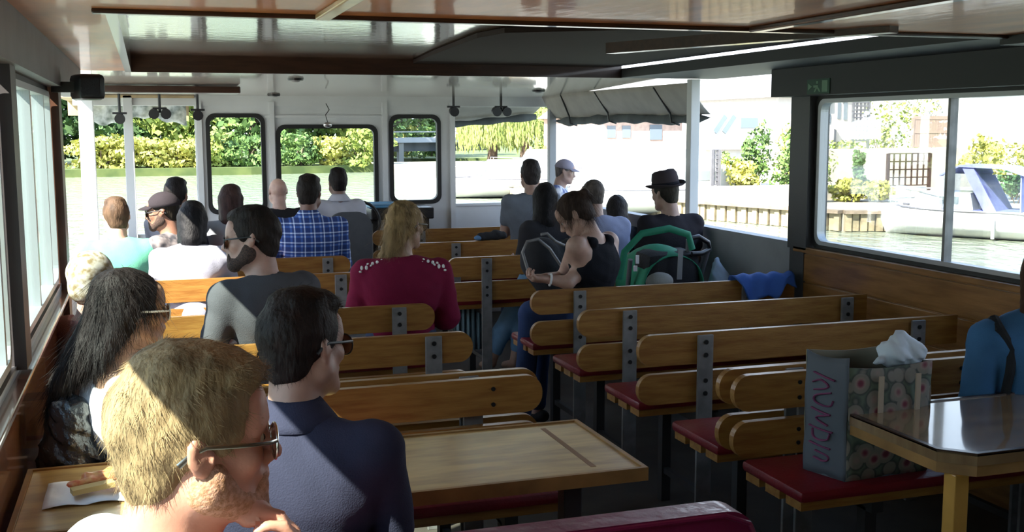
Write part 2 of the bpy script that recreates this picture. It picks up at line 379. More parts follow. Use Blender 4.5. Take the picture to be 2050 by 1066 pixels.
o = MB().grid(roll2, 30, 11).build('rolled_canvas_blind', M['canvas'], smooth=60)
tag(o, 'dark canvas blind rolled across the bow opening, between front window and slim grey post', 'blind')
def sheet(u, v):
    X = -.45+(xa+.42)*u; return (X, 9.7+.03*math.sin(u*20+v*4), 1.785-v*(.17+.03*math.sin(u*8))+.012*math.sin(u*30))
o = MB().grid(sheet, 30, 8).build('clear_canopy_curtain', mat('crumpled_clear_sheet', (.7, .74, .74), .15, c2=(.2, .24, .22), scale=14, bump=.5, bscale=14), smooth=60, solid=.004)
tag(o, 'crumpled clear plastic curtain gathered under the left bow canopy', 'curtain')
# dark beam with stowed blind under the forward ceiling, left
db = MB().bb(-.30, P8(486, 180)[0]*.9-.06, 7.35, 7.62, ZC-.075, ZC-.03, bev=.008)
tag(db.build('stowed_boarding_plank', M['darkwood']), 'long dark plank stowed flat beneath the ceiling near the front left', 'plank')
# speaker on the left header
q = onY(175, 175, 4.55)
sp_ = wthing('loudspeaker', 'small black box loudspeaker mounted on the left window header', 'speaker', (q[0], q[1], q[2]))
MB().box(q, (.10, .13, .098), rot=(0, 0, .35), bev=.018).build('cabinet', M['black'], sp_, smooth=40)
MB().box((q[0]+.012, q[1]-.062, q[2]), (.075, .012, .072), rot=(0, 0, .35), bev=.01).build('grille', mat('speaker_grille', (.02, .02, .03), .8, bump=.8, bscale=400), sp_)
MB().bb(XL, q[0], q[1]-.02, q[1]+.02, q[2]-.02, q[2]+.02).build('bracket', M['black'], sp_)
# recessed ceiling lights
def dome(px, py, label):
    q = onZ(px, py, ZC-.028)
    zc = ZC-.05*(q[1]-HY1)/(YB+.1-HY1)
    t = wthing('ceiling_downlight', label, 'light fitting', (q[0], q[1], zc-.012), 'round downlights in the forward ceiling')
    MB().tube([(q[0], q[1], zc+.003), (q[0], q[1], zc-.012)], [.05, .045], 20).build('rim', M['black'], t)
    MB().ell((q[0], q[1], zc-.010), (.03, .03, .012)).build('lamp_glass', M['greypaint'], t)
dome(1078, 181, 'round dark downlight in the forward ceiling, nearer the right side')
dome(548, 185, 'round dark downlight in the forward ceiling above the first front window')
dome(592, 164, 'round dark downlight in the forward ceiling close behind the hatch')
# twin spotlights beneath the bow canopy
def spots(px, py, Y, label, n=2):
    q = onY(px, py, Y); t = wthing('spotlight', label, 'spotlight', q, 'spotlights beneath the bow canopy')
    MB().cyl((q[0], q[1], 1.81), (q[0], q[1], q[2]), .010).bb(q[0]-.05, q[0]+.05, q[1]-.015, q[1]+.015, q[2]+.025, q[2]+.04).build('bracket', M['black'], t)
    for k in range(n):
        dx = (k-(n-1)/2)*.085
        MB().tube([(q[0]+dx, q[1]-.035, q[2]-.01), (q[0]+dx, q[1]+.02, q[2]), (q[0]+dx, q[1]+.045, q[2]+.005)], [.038, .034, .018], 14).build('lamp_head', M['black'], t)
spots(320, 226, 8.6, 'pair of small black spotlights left of the front windows')
spots(1003, 222, 8.6, 'pair of small black spotlights right of the front windows')
spots(908, 222, 8.6, 'single dark spotlight at the right edge of the front bulkhead', 1)
spots(396, 229, 8.55, 'single dark box spotlight at the left column of the front bulkhead', 1)
spots(240, 236, 8.6, 'single dark spotlight beside the slim left post', 1)
q = onY(656, 250, 8.72)
hk = wthing('hanging_mirror_clip', 'small silver clip hanging on a wire above the middle front window', 'clip', q)
MB().tube([(q[0]-.01, q[1], zt-.01), (q[0]+.015, q[1], zt-.06), (q[0]-.015, q[1], zt-.1), (q[0], q[1], q[2]+.02)], .004, 6).build('wire', M['black'], hk)
MB().ell(q, (.035, .015, .022)).build('clip_body', M['silver'], hk, smooth=60)
# exit sign on the right header
def header_pt(px, py): q = onX(px, py, XR-.10); return q
ya = header_pt(1617, 172)[1]; yb = header_pt(1662, 172)[1]; za = header_pt(1640, 188)[2]; zb2 = header_pt(1640, 158)[2]
es = wthing('exit_sign', 'faint dark green exit sign with arrow and running figure on the right header', 'sign', (XR-.10, (ya+yb)/2, (za+zb2)/2))
MB().bb(XR-.104, XR-.10, min(ya, yb), max(ya, yb), za, zb2).build('sign_plate', mat('sign_green', (.015, .07, .04), .5), es)
zc = (za+zb2)/2; h = (zb2-za)
mk = MB(); xm = XR-.1055; L = abs(ya-yb)
def sy(u): return ya+(yb-ya)*u
def quad(pts): mk.prism([(sy(u), za+v*h) for u, v in pts], .002, YZ(xm))
quad([(.06, .25), (.24, .5), (.06, .75)])
quad([(.30, .42), (.5, .42), (.5, .58), (.30, .58)]); quad([(.42, .68), (.5, .68), (.5, .86), (.42, .86)]); quad([(.40, .40), (.32, .15), (.38, .12), (.48, .4)]); quad([(.46, .4), (.56, .12), (.62, .16), (.52, .45)])
quad([(.68, .12), (.92, .12), (.92, .88), (.68, .88)])
mk.build('arrow_and_figure', mat('sign_light', (.16, .30, .2), .5), es)

# ================================================================== benches
def plank_poly(x0, x1, z0, z1, l, r):
    R = (z1-z0)/2*.94
    return rrect(x0, x1, z0, z1, R, 7, (r, l, l, r))
def bench(label, x0, x1, Y, face, roundl, roundr, ups, bolts=(), cat='bench', top=.77, group='rows of varnished slatted benches', padded=False, seatout=0.0):
    """face=+1: sitters look forward (away), their backrest is turned to the camera"""
    t = wthing('slatted_bench', label, cat, ((x0+x1)/2, Y, 0), group)
    s = face
    for (z0, z1) in ((top-.118, top), (top-.27, top-.152)):
        b = MB().prism(plank_poly(x0, x1, z0, z1, roundl, roundr), .026, XZ(Y+.013))
        bmesh.ops.bevel(b.bm, geom=[e for e in b.bm.edges if e.calc_length() > .0 and len(e.link_faces) == 2 and e.calc_face_angle(0) > 1.2], offset=.004, segments=2, affect='EDGES')
        b.build('backrest_plank', M['plank'], t)
    # seat
    ya, yb = (Y+.03, Y+.37) if s > 0 else (Y-.37, Y-.03)
    MB().bb(x0-.0+.02, x1-.02, ya, yb, .468, .505, bev=.014).build('seat_cushion', M['redvinyl'], t, smooth=40)
    f = MB()
    for k in range(3): f.bb(x0+.03, x1-.03, ya+.015+k*.115, ya+.095+k*.115, .442, .468)
    f.build('seat_slats', M['plank'], t)
    for ux in ups:
        u = MB().bb(ux-.032, ux+.032, Y-.026*s-.006, Y-.026*s+.006+.001, 0, top-.008, bev=.002)
        if s < 0: pass
        u.build('upright', M['steel'], t)
        for z in (top-.035, top-.085, top-.185, top-.235):
            MB().cyl((ux, Y-s*.036, z), (ux, Y-s*.020, z), .009, 10).build('bolt', M['bolt'], t)
        MB().bb(ux-.02, ux+.02, min(Y, Y+s*.36), max(Y, Y+s*.36), .41, .442).build('seat_bracket', M['legsteel'], t)
        MB().bb(ux-.02, ux+.02, Y+s*.31-.02, Y+s*.31+.02, 0, .42).build('leg', M['legsteel'], t)
        MB().bb(ux-.012, ux+.012, min(Y, Y+s*.3), max(Y, Y+s*.3), .12, .145).build('foot_brace', M['legsteel'], t)
    if bolts:
        for ux in bolts:
            for z in (top-.035, top-.085, top-.19, top-.235): MB().cyl((ux, Y-.017, z), (ux, Y-.010, z), .007, 10).build('bolt', M['bolt'], t)
    return t
BR = 3.185
ux = lambda px, py, Y: float(onY(px, py, Y)[0])
bench('long varnished bench on the right draped with a blue jacket, seat behind the leaning woman', 1.73, BR, 4.94, 1, 1, 0, [ux(1157, 600, 4.94), 2.9])
bench('long varnished bench on the right, directly behind the one with the blue jacket', 1.73, BR, 4.33, 1, 1, 0, [ux(1256, 650, 4.33), ux(1690, 605, 4.33)])
bench('long varnished bench on the right, third one back from the leaning woman', 1.73, BR, 3.72, 1, 1, 0, [ux(1405, 720, 3.72), 2.98])
bench('varnished right hand bench facing forward, back to back with the floral bag bench', 1.73, BR, 3.105, 1, 1, 0, [2.0, 2.95])
bench('right hand bench facing the camera, holding the floral tote bag', 1.73, BR, 3.01, -1, 1, 0, [2.02, 2.95], bolts=(ux(1600, 770, 3.0), 2.6))
bench('brown slatted bench with tall grey upright across the aisle from the burgundy top', 1.70, 2.80, 6.38, 1, 1, 0, [ux(972, 560, 6.38), 2.6])
bench('slatted bench at the front right, second from the bulkhead', 1.70, 3.1, 7.29, 1, 1, 0, [2.0, 2.9])
bench('slatted bench nearest the bulkhead, between the helm and the grey shirt man', 1.62, 3.1, 8.30, 1, 1, 0, [2.0, 2.9])
LL = -.30
bench('left hand bench facing the camera across the wooden table, large bolted plank', LL, 1.17, 3.24, -1, 0, 1, [0.0, .95], bolts=(ux(985, 800, 3.24),))
bench('left hand bench facing forward, back to back with the one at the table', LL, 1.19, 3.335, 1, 0, 1, [-.17, .95])
bench('orange lit left hand bench with knotty plank, beneath the burgundy woman bench', LL, 1.17, 4.03, 1, 0, 1, [-.17, ux(865, 710, 4.03)])
bench('left hand bench carrying the woman in the burgundy top', LL, 1.20, 4.74, 1, 0, 1, [-.17, ux(797, 640, 4.74)])
bench('left hand bench in front of the bearded man, sunlit plank', LL, 1.17, 5.92, 1, 0, 1, [-.17, ux(681, 570, 5.92)])
bench('left hand bench behind the man in the blue checked shirt', LL, 1.17, 6.72, 1, 0, 1, [-.17, ux(655, 530, 6.72)])
# burgundy padded seat right in front of the camera
bt = wthing('padded_bench', 'burgundy vinyl padded bench back at the bottom of the photo', 'bench', (.4, 1.95, 0))
pb = MB().prism(rrect(LL, 1.175, .46, .765, .07, 6, (1, 0, 0, 1)), .07, XZ(2.0))
bmesh.ops.bevel(pb.bm, geom=[e for e in pb.bm.edges if e.calc_face_angle(0) > 1.2], offset=.022, segments=4, affect='EDGES')
pb.build('padded_backrest', M['burgundy'], bt, smooth=50)
MB().tube([(LL, 1.928, .757), (1.10, 1.928, .757), (1.155, 1.928, .735), (1.178, 1.928, .69), (1.178, 1.928, .5)], .006, 8).build('piping', M['burgundy'], bt)
MB().bb(LL+.02, 1.15, 2.02, 2.36, .45, .505, bev=.02).build('seat_cushion', M['redvinyl'], bt, smooth=40)
for lx in (-.1, 1.0):
    for ly in (1.97, 2.3): MB().bb(lx-.02, lx+.02, ly-.02, ly+.02, 0, .452).build('leg', M['legsteel'], bt)
bt = wthing('padded_bench', 'red cushioned bench seat under the blond man, at the left window', 'bench', (.4, 1.5, 0))
MB().bb(LL+.02, 1.15, 1.12, 1.52, .45, .5, bev=.02).build('seat_cushion', M['redvinyl'], bt, smooth=40)
MB().bb(LL+.02, 1.15, 1.04, 1.075, .5, .76, bev=.01).build('backrest_plank', M['plank'], bt)
for lx in (-.1, 1.0):
    for ly in (1.06, 1.48): MB().bb(lx-.02, lx+.02, ly-.02, ly+.02, 0, .76 if ly < 1.2 else .45).build('leg', M['legsteel'], bt)
# tables
def table(name, label, x0, x1, y0, y1, z, legs, lm):
    t = wthing(name, label, 'table', ((x0+x1)/2, (y0+y1)/2, 0))
    MB().bb(x0+.012, x1-.012, y0+.012, y1-.012, z-.024, z, bev=.002).build('table_top', M['tablewood'], t)
    MB().frame([(x0, y0), (x1, y0), (x1, y1), (x0, y1)], [(x0+.012, y0+.012), (x1-.012, y0+.012), (x1-.012, y1-.012), (x0+.012, y1-.012)], .034, Matrix.Translation((0, 0, z-.030))).build('edge_band', M['tableedge'], t)
    for (lx, ly) in legs: MB().bb(lx-.024, lx+.024, ly-.024, ly+.024, 0, z-.024, bev=.003).build('leg', lm, t)
    return t
TL = table('wooden_table', 'long worn wooden table across the left side, edge reaching the aisle', -.31, 1.15, 2.40, 2.88, .71, [(-.1, 2.64), (.98, 2.50)], M['legsteel'])
MB().bb(1.02, 1.035, 2.46, 2.83, .7095, .7105).build('scratch_mark', mat('scratch', (.24, .12, .05), .5), TL)
# right table has clipped corners
a = onZ(1673, 826, .71); b_ = onZ(1895, 915, .71)
TX = 1.93
tr = wthing('wooden_table', 'shiny varnished table in the right corner reflecting the window light', 'table', (2.5, 2.45, 0))
poly = [(TX, 2.70), (TX, 2.30), (TX+.07, 2.23), (3.16, 2.23), (3.16, 2.74), (TX+.03, 2.74)]
tg = mat('glossy_table', (.30, .20, .10), .12, coat=1.0, c2=(.2, .12, .06), scale=4, stretch=(1, 5, 1))
MB().prism(poly, .03, Matrix.Translation((0, 0, .68))).build('table_top', tg, tr)
ib = [(p[0]+(.014 if p[0] < 2.2 else -.014), p[1]+(.014 if p[1] < 2.5 else -.014)) for p in poly]
MB().frame(poly, ib, .008, Matrix.Translation((0, 0, .706))).build('raised_lip', M['darkwood'], tr)
MB().prism([(p[0]+.004, p[1]-.004) if p[1] > 2.5 else (p[0]+.004, p[1]+.004) for p in poly], .03, Matrix.Translation((0, 0, .65))).build('apron', M['tableedge'], tr)
MB().bb(TX+.03, TX+.075, 2.26, 2.305, 0, .65, bev=.003).build('leg', M['tablelight'], tr)
MB().bb(3.05, 3.10, 2.26, 2.31, 0, .65).build('leg', M['tablelight'], tr)
# ================================================================== outside: river, banks, boats, houses
wm = mat('river_water', (.20, .23, .17), .16, spec=.7, bump=.0)
_n = wm.node_tree; _t = _n.nodes.new('ShaderNodeTexCoord'); _mp = _n.nodes.new('ShaderNodeMapping'); _mp.inputs['Scale'].default_value = (1, .6, 1)
_x = _n.nodes.new('ShaderNodeTexNoise'); _x.inputs['Scale'].default_value = 3.2; _x.inputs['Detail'].default_value = 4
_b = _n.nodes.new('ShaderNodeBump'); _b.inputs['Strength'].default_value = .9; _b.inputs['Distance'].default_value = .2
_n.links.new(_t.outputs['Object'], _mp.inputs[0]); _n.links.new(_mp.outputs[0], _x.inputs[0]); _n.links.new(_x.outputs[0], _b.inputs['Height']); _n.links.new(_b.outputs[0], _n.nodes['Principled BSDF'].inputs['Normal'])
ZW = -.30
o = MB().bb(-90, 90, -60, 46.5, ZW-.2, ZW).bb(8, 90, 46.5, 60, ZW-.2, ZW).build('river', wm); tag(o, None, None, kind='structure')
gm = mat('bank_grass', (.10, .13, .035), .9, c2=(.05, .08, .02), scale=1.5)
pv = mat('pale_paving', (.36, .33, .27), .8, vary=.15, scale=2)
o = MB().prism([(-90, 46.2), (4, 45.4), (9.8, 46.5), (10.6, 60), (10.6, 120), (-90, 120)], .45, Matrix.Translation((0, 0, ZW-.15))).build('river_bank', gm); tag(o, None, None, kind='structure')
o = MB().prism([(10.6, 58), (40, 50), (60, 50), (60, 120), (10.6, 120)], .40, Matrix.Translation((0, 0, ZW-.15))).build('river_bank', gm); tag(o, None, None, kind='structure')
o = MB().prism([(-90, -60), (-22, -60), (-20, 0), (-22, 38), (-90, 44)], .45, Matrix.Translation((0, 0, ZW-.15))).build('river_bank', gm); tag(o, None, None, kind='structure')
QP = [(8.9, 30), (9.4, 24), (10.65, 19.85), (11.75, 16.7), (13.2, 16.2), (16, 15.3), (24, 9), (60, -20), (60, 49), (9.5, 49)]
o = MB().prism(QP, .33, Matrix.Translation((0, 0, ZW-.0))).build('quay_ground', pv); tag(o, None, None, kind='structure')
# sheet piled quay wall
pil = MB(); pts = [Vector(p) for p in QP[:7]]
for a, b in zip(pts[:-1], pts[1:]):
    n = max(1, int((b-a).length/.13)); d = (b-a).normalized()
    for k in range(n):
        p = a+(b-a)*(k+.5)/n; q = Vector((d.y, -d.x)) if True else None
        off = -.03 if k % 2 else -.07
        pil.box((p.x+q.x*off*-1, p.y+q.y*off*-1, ZW+.17), ((b-a).length/n*.82, .06, .32), rot=(0, 0, math.atan2(d.y, d.x)))
tag(pil.build('quay_piling', mat('piling', (.36, .30, .19), .8, vary=.4, scale=6)), None, None, kind='structure')
cp = MB()
for a, b in zip(pts[:-1], pts[1:]):
    d = (b-a).normalized(); q = Vector((d.y, -d.x)); cp.bar((a.x+q.x*.05, a.y+q.y*.05, .05), (b.x+q.x*.05, b.y+q.y*.05, .05), .22, .06)
tag(cp.build('quay_coping', mat('coping', (.24, .19, .14), .8, vary=.3)), None, None, kind='structure')

def leafmat(name, c, c2):
    m = mat(name, c, .7, c2=c2, scale=1.3, detail=3); b = m.node_tree.nodes['Principled BSDF']
    b.inputs['Transmission Weight'].default_value = 0; b.inputs['Subsurface Weight'].default_value = 0; return m
LM = [leafmat('leaf_dark', (.06, .13, .03), (.025, .06, .018)), leafmat('leaf_mid', (.14, .24, .05), (.06, .12, .03)),
      leafmat('leaf_light', (.30, .36, .07), (.15, .22, .05)), leafmat('leaf_yellow', (.48, .46, .10), (.28, .30, .06)), leafmat('leaf_willow', (.34, .40, .12), (.20, .27, .07))]
barkm = mat('bark', (.12, .085, .06), .9, vary=.4)
def leaves(lumps, n, size, droop=0):
    """small leaf quads over a set of ellipsoid lumps (cx,cy,cz,rx,ry,rz)"""
    L = np.array(lumps, float); wgt = (L[:, 3]*L[:, 4]*L[:, 5])**.66; idx = rng.choice(len(L), n, p=wgt/wgt.sum()); l = L[idx]
    u = rng.normal(size=(n, 3)); u /= np.linalg.norm(u, axis=1)[:, None]; r = rng.uniform(.55, 1.05, (n, 1))**.6
    P = l[:, :3]+u*l[:, 3:]*r
    nrm = u+rng.normal(size=(n, 3))*.55; nrm /= np.linalg.norm(nrm, axis=1)[:, None]
    t = np.cross(nrm, rng.normal(size=(n, 3))); t /= np.linalg.norm(t, axis=1)[:, None]; b = np.cross(nrm, t)
    s = size*rng.uniform(.6, 1.3, (n, 1))
    V = np.stack([P-t*s, P+b*s*.6, P+t*s, P-b*s*.6], 1).reshape(-1, 3)
    return V, np.arange(n*4).reshape(-1, 4)
def tree(x, y, z0, w, h, m, label, n=2600, size=.2, cat='tree', group=None, trunk=True, name='broadleaf_tree', low=0.12):
    t = wthing(name, label, cat, (x, y, z0), group)
    lumps = []
    for k in range(16):
        a = rng.uniform(0, 6.28); rr = rng.uniform(0, .62)**.8*w/2; zz = rng.uniform(low, .82)
        k2 = 1-.45*abs(zz-.45)*2
        lumps.append((x+rr*math.cos(a)*k2*1.2, y+rr*math.sin(a)*k2, z0+zz*h, w*rng.uniform(.16, .27), w*rng.uniform(.15, .24), h*rng.uniform(.10, .19)))
    V, Fc = leaves(lumps, n, size); link('foliage', mesh_from(V, Fc, 'foliage'), LM[m], t).matrix_parent_inverse = Matrix.Translation((-x, -y, -z0))
    if not trunk:
        b = MB()
        for k in range(4):
            a = k*1.6; b.tube([(x+math.cos(a)*.04*w, y+math.sin(a)*.04*w, z0), (x+math.cos(a)*w*.2, y+math.sin(a)*w*.2, z0+h*.5)], [w*.012, w*.006], 5)
        b.build('stem', barkm, t)
    if trunk:
        b = MB(); b.tube([(x, y, z0), (x+.05, y, z0+h*.3), (x-.05, y+.1, z0+h*.7)], [w*.035, w*.026, w*.01], 8)
        for k in range(5):
            a = k*1.3; b.tube([(x, y, z0+h*(.22+.08*k)), (x+math.cos(a)*w*.3, y+math.sin(a)*w*.3, z0+h*(.42+.08*k))], [w*.014, w*.006], 6)
        b.build('trunk', barkm, t)
    return t
def px2(px, Y): return float(onY(px, 300, Y)[0])
# far bank: trees and shrubs, left to right
specs = [(-60, 52, 9, 9, 0, 'dark tree seen through the left window, farthest left'), (40, 52, 8, 8.5, 1, 'mid green tree seen through the left side window panes'),
 (120, 53, 7, 7, 0, 'dark tree on the far bank left of the slim post'), (205, 52, 5.5, 5.2, 0, 'dark green tree on the far bank just left of the slim white post'),
 (300, 53, 6, 5.4, 0, 'dark blue green tree on the far bank right of the slim white post'), (365, 51, 4.6, 4.6, 2, 'light green bushy tree behind the yellow shrubs left of the bulkhead'),
 (440, 52, 5.6, 7.5, 2, 'light green tall tree filling the first front window at left'), (505, 50.5, 5.5, 6.6, 1, 'mid green tree at the right of the first front window'),
 (575, 52, 6.2, 6.8, 0, 'dark tree at the left of the middle front window'), (640, 53, 6.5, 7.8, 1, 'mid green tree in the centre of the middle front window'),
 (715, 51, 5.6, 6.6, 2, 'pale green tree at the right of the middle front window'), (780, 57, 6, 6, 1, 'green tree behind the left end of the low bridge'), (840, 62, 6.5, 5.6, 1, 'green tree behind the low bridge in the third front window')]
for px, Y, ww, hh, m, l in specs: tree(px2(px, Y), Y, .2, ww, hh, m, l, n=3600, size=.17, group='trees on the far bank')
for k, (px, ww, hh, m) in enumerate(((200, 3.2, 1.35, 3), (245, 2.4, 1.2, 3), (300, 3.0, 1.3, 3), (352, 2.8, 1.25, 3), (395, 2.6, 1.2, 3), (430, 2.2, 1.5, 2), (480, 3, 1.4, 1), (600, 3.2, 1.5, 1), (665, 2.0, 1.3, 3), (725, 2.6, 1.8, 2))):
    l = {3: 'yellow green rounded shrub on the far waterline', 2: 'light green shrub on the far waterline', 1: 'mid green shrub on the far waterline'}[m]
    wh = ['at the far left of the foredeck opening', 'just left of the slim white post', 'just right of the slim white post', 'midway between slim post and bulkhead', 'beside the left bulkhead column', 'low in the first front window', 'right half of the first front window', 'left half of the middle front window', 'centre of the middle front window', 'right half of the middle front window'][k]
    tree(px2(px, 46.7), 46.7, .02, ww, hh, m, l+', '+wh, n=1500, size=.10, cat='shrub', group='shrubs on the far bank', trunk=False, name='waterside_shrub', low=.02)
# trees seen on the left side through the windows
for k, (x, y, l) in enumerate(((-23, 20, 'green tree on the near left bank seen through the foremost side window'), (-26, 29, 'green tree on the left bank farther off, behind the window post'), (-24, 38, 'green tree on the left bank beyond the side windows'), (-25, 12, 'large green tree on the left bank beside the nearest side window'))):
    tree(x, y, .1, 9, 8, 1, l, n=2400, size=.28)
# low bridge
A = onY(800, 275, 52); B = onY(962, 275, 54); zb0 = onY(900, 303, 53)[2]
br = wthing('low_bridge', 'low dark concrete bridge across the river beyond the third front window', 'bridge', (A[0], 53, 0))
MB().bar((A[0]-.3, 53, A[2]-.15), (B[0]+1.2, 54.5, A[2]-.15), .5, .25).build('deck', mat('bridge_concrete', (.30, .32, .35), .8), br)
MB().bar((A[0]-.3, 53.3, (A[2]+zb0)/2-.1), (B[0]+1.2, 54.8, (A[2]+zb0)/2-.1), .3, A[2]-zb0-.2).build('beam', mat('bridge_beam', (.05, .06, .07), .8), br)
MB().bar((A[0]-.3, 52.8, A[2]+.25), (B[0]+1.2, 54.3, A[2]+.25), .05, .05).build('rail', M['greypaint'], br)
for k in range(2):
    xx = A[0]+.3+k*2.6; MB().bb(xx-.12, xx+.12, 53, 53.5, ZW, A[2]-.3).build('pier', mat('pier', (.22, .22, .22), .8), br)
for k, px in enumerate((835, 868, 925)):
    tree(px2(px, 50), 57 if k < 2 else 56, .1, 2.6, 1.7, 3 if k < 2 else 1, ['yellow shrub left, seen beneath the bridge', 'yellow shrub right, seen beneath the bridge', 'dark shrub beneath the right end of the bridge'][k], n=1200, size=.13, cat='shrub', trunk=False, name='waterside_shrub', low=.1)
# weeping willow
def willow(px, Y, w_, h, label):
    x = px2(px, Y); t = wthing('willow_tree', label, 'tree', (x, Y, 0)); n = 420; V = []
    for k in range(n):
        a = rng.uniform(0, 6.28); rr = (rng.uniform(0, 1)**.5)*w_/2; x0 = x+rr*math.cos(a); y0 = Y+rr*math.sin(a); top = h*(1-.35*(rr/(w_/2))**2); L = rng.uniform(.4, .8)*top
        m = 14
        for j in range(m):
            z = top-L*j/m; dx = rng.normal()*.06; s = .09
            V += [(x0+dx-s*.35, y0, z), (x0+dx, y0+rng.normal()*.05, z-s*1.9), (x0+dx+s*.35, y0, z), (x0+dx, y0, z+s)]
    V = np.array(V); link('foliage', mesh_from(V, np.arange(len(V)).reshape(-1, 4), 'foliage'), LM[4], t).matrix_parent_inverse = Matrix.Translation((-x, -Y, 0))
    MB().tube([(x, Y, 0), (x+.1, Y, h*.5), (x, Y, h*.85)], [.25, .18, .06], 8).build('trunk', barkm, t)
willow(985, 47, 3.2, 3.0, 'yellow green weeping willow right of the bulkhead, the left one')
willow(1050, 46, 3.6, 3.4, 'yellow green weeping willow just left of the slim grey post')
tree(px2(1130, 42), 42, .1, 3.4, 3.2, 2, 'pale green tree just right of the slim grey post', n=2200, size=.12)
tree(px2(1180, 45), 45, .1, 3.0, 3.0, 1, 'green tree behind the white cruiser, beneath the canvas roll', n=1800, size=.12)

# boats
whiteb = mat('boat_white', (.55, .56, .56), .3, coat=.4); winb = mat('boat_window', (.20, .23, .24), .15, coat=.5)
def hull_mesh(L, Wd, h, bow=.35, n=16):
    """hull along +x (bow at +x), z from 0 to h, returns MB"""
    b = MB()
    def f(u, v):
        x = -L/2+L*u; k = 1-max(0, (u-(1-bow))/bow)**2; side = v*2-1; hw = Wd/2*max(k, .02); sheer = h*(1+.22*max(0, u-.4)**1.5)
        # v goes deck-left .. keel .. deck-right
        a = side; w_ = hw*(1 if abs(a) > .6 else abs(a)/.6)**.6; z = (abs(a)-.0)**1.4*sheer
        return (x+(.12*h*2 if u > .85 else 0)*(z/h)*(u-.85)/.15*2, math.copysign(w_, a), z)
    b.grid(f, n*2, 15); return b
def boat(name, label, c, ang, L, Wd, h, cabin, canopy=None, extra=None):
    t = thing(name, label, 'boat', c, ang, 'boats moored along the quay')
    hb = hull_mesh(L, Wd, h)
    hb.build('hull', whiteb, t, smooth=50)
    dk = MB(); poly = []
    for k in range(14):
        u = k/13; kk = 1-max(0, (u-.65)/.35)**2; poly.append((-L/2+L*u*.995, Wd/2*max(kk, .02)*.97, ))
    poly += [(p[0], -p[1]) for p in poly[::-1]]
    dk.prism(poly, .03, Matrix.Translation((0, 0, h*.97))).build('deck', whiteb, t)
    MB().tube([(-L/2, Wd/2+.01, h*.97)]+[(p[0], p[1]+.01, h*(1.0+.22*max(0, (p[0]/L+.5)-.4)**1.5)) for p in poly[1:13]], .02, 6).tube([(-L/2, -Wd/2-.01, h*.97)]+[(p[0], -p[1]-.01, h*(1.0+.22*max(0, (p[0]/L+.5)-.4)**1.5)) for p in poly[1:13]], .02, 6).build('rubbing_strake', M['header'], t)
    for i, (x0, x1, w_, z0, z1, rake, wins) in enumerate(cabin):
        cb = MB(); zz = h
        cb.prism([(x0, z0), (x1, z0), (x1-rake, z1), (x0+rake*.3, z1)], w_, Matrix.Translation((0, w_/2, 0)) @ Matrix.Rotation(math.pi/2, 4, 'X'))
        cabn = cb.build('cabin', whiteb, t)
        for (a, b) in wins:
            for s_ in (-1, 1):
                MB().bb(a, b, s_*(w_/2+.004)-.006, s_*(w_/2+.004)+.006, z0+(z1-z0)*.38, z0+(z1-z0)*.78).build('window', winb, cabn)
        MB().prism([(x1-.02-rake*.15, z0+(z1-z0)*.15), (x1-rake*.15+.0, z0+(z1-z0)*.15), (x1-rake*.85+.0, z0+(z1-z0)*.85), (x1-.02-rake*.85, z0+(z1-z0)*.85)], w_*.86, Matrix.Translation((.012, w_*.43, 0)) @ Matrix.Rotation(math.pi/2, 4, 'X')).build('windscreen', winb, cabn)
    rl = MB()
    for s_ in (-1, 1):
        pts_ = [(L*.05, s_*Wd*.46, h+.28), (L*.28, s_*Wd*.38, h+.32), (L*.46, s_*Wd*.12, h+.36)]
        rl.tube(pts_, .010, 6)
        for p in pts_: rl.tube([(p[0], p[1], h*.98), p], .008, 6)
    rl.build('guard_rail', M['silver'], t)
    return t
def seg(c0, c1): return ((c0[0]+c1[0])/2, (c0[1]+c1[1])/2), math.atan2(c1[1]-c0[1], c1[0]-c0[0])
# the blue canopied cabin cruiser at right: stern to the right (+x), bow to the left
bs = onZ(2035, 486, ZW); bw = onZ(1768, 470, ZW)
cc, an = seg(bs, bw); L = math.hypot(bs[0]-bw[0], bs[1]-bw[1])*1.12
nx, ny = -math.sin(an), math.cos(an)
off = .5 if ny > 0 else -.5
bt = boat('cabin_cruiser', 'white cabin cruiser under a blue canvas canopy moored at the right', (cc[0]+nx*off, cc[1]+ny*off, ZW-.02), an, L, 1.05, .48, [(-.15*L, .30*L, .8, .48, .78, .2, [(-.05*L, .08*L)])])
blue = mat('blue_canvas', (.16, .18, .42), .8, vary=.15, bump=.2, bscale=8)
cx0, cx1 = -.46*L, .05*L
MB().prism([(cx0-.05, 1.10), (cx0+.30, 1.22), (cx1-.25, 1.24), (cx1+.06, 1.08), (cx1+.06, 1.05), (cx1-.25, 1.21), (cx0+.30, 1.19), (cx0-.05, 1.07)], 1.0, Matrix.Translation((0, .5, 0)) @ Matrix.Rotation(math.pi/2, 4, 'X')).build('canopy', blue, bt)
MB().prism([(cx0, .42), (cx0+.02, .42), (cx0+.04, 1.1), (cx0+.02, 1.1)], .9, Matrix.Translation((0, .45, 0)) @ Matrix.Rotation(math.pi/2, 4, 'X')).prism([(cx0, .42), (cx1+.05, .42), (cx1+.05, .50), (cx0, .50)], .93, Matrix.Translation((0, .465, 0)) @ Matrix.Rotation(math.pi/2, 4, 'X')).prism([(cx0+.35, .45), (cx0+.55, .45), (cx1-.30, 1.19), (cx1-.48, 1.19)], .95, Matrix.Translation((0, .475, 0)) @ Matrix.Rotation(math.pi/2, 4, 'X')).build('canopy_side', blue, bt)
MB().prism([(cx0+.02, .45), (cx1+.02, .45), (cx1, 1.10), (cx0+.1, 1.10)], .90, Matrix.Translation((0, .45, 0)) @ Matrix.Rotation(math.pi/2, 4, 'X')).build('clear_window_panel', M['clearvinyl'], bt)
MB().bb(-.53*L, -.5*L, -.36, .36, .05, .5).build('stern_panel', mat('stern_blue', (.12, .2, .6), .5), bt)
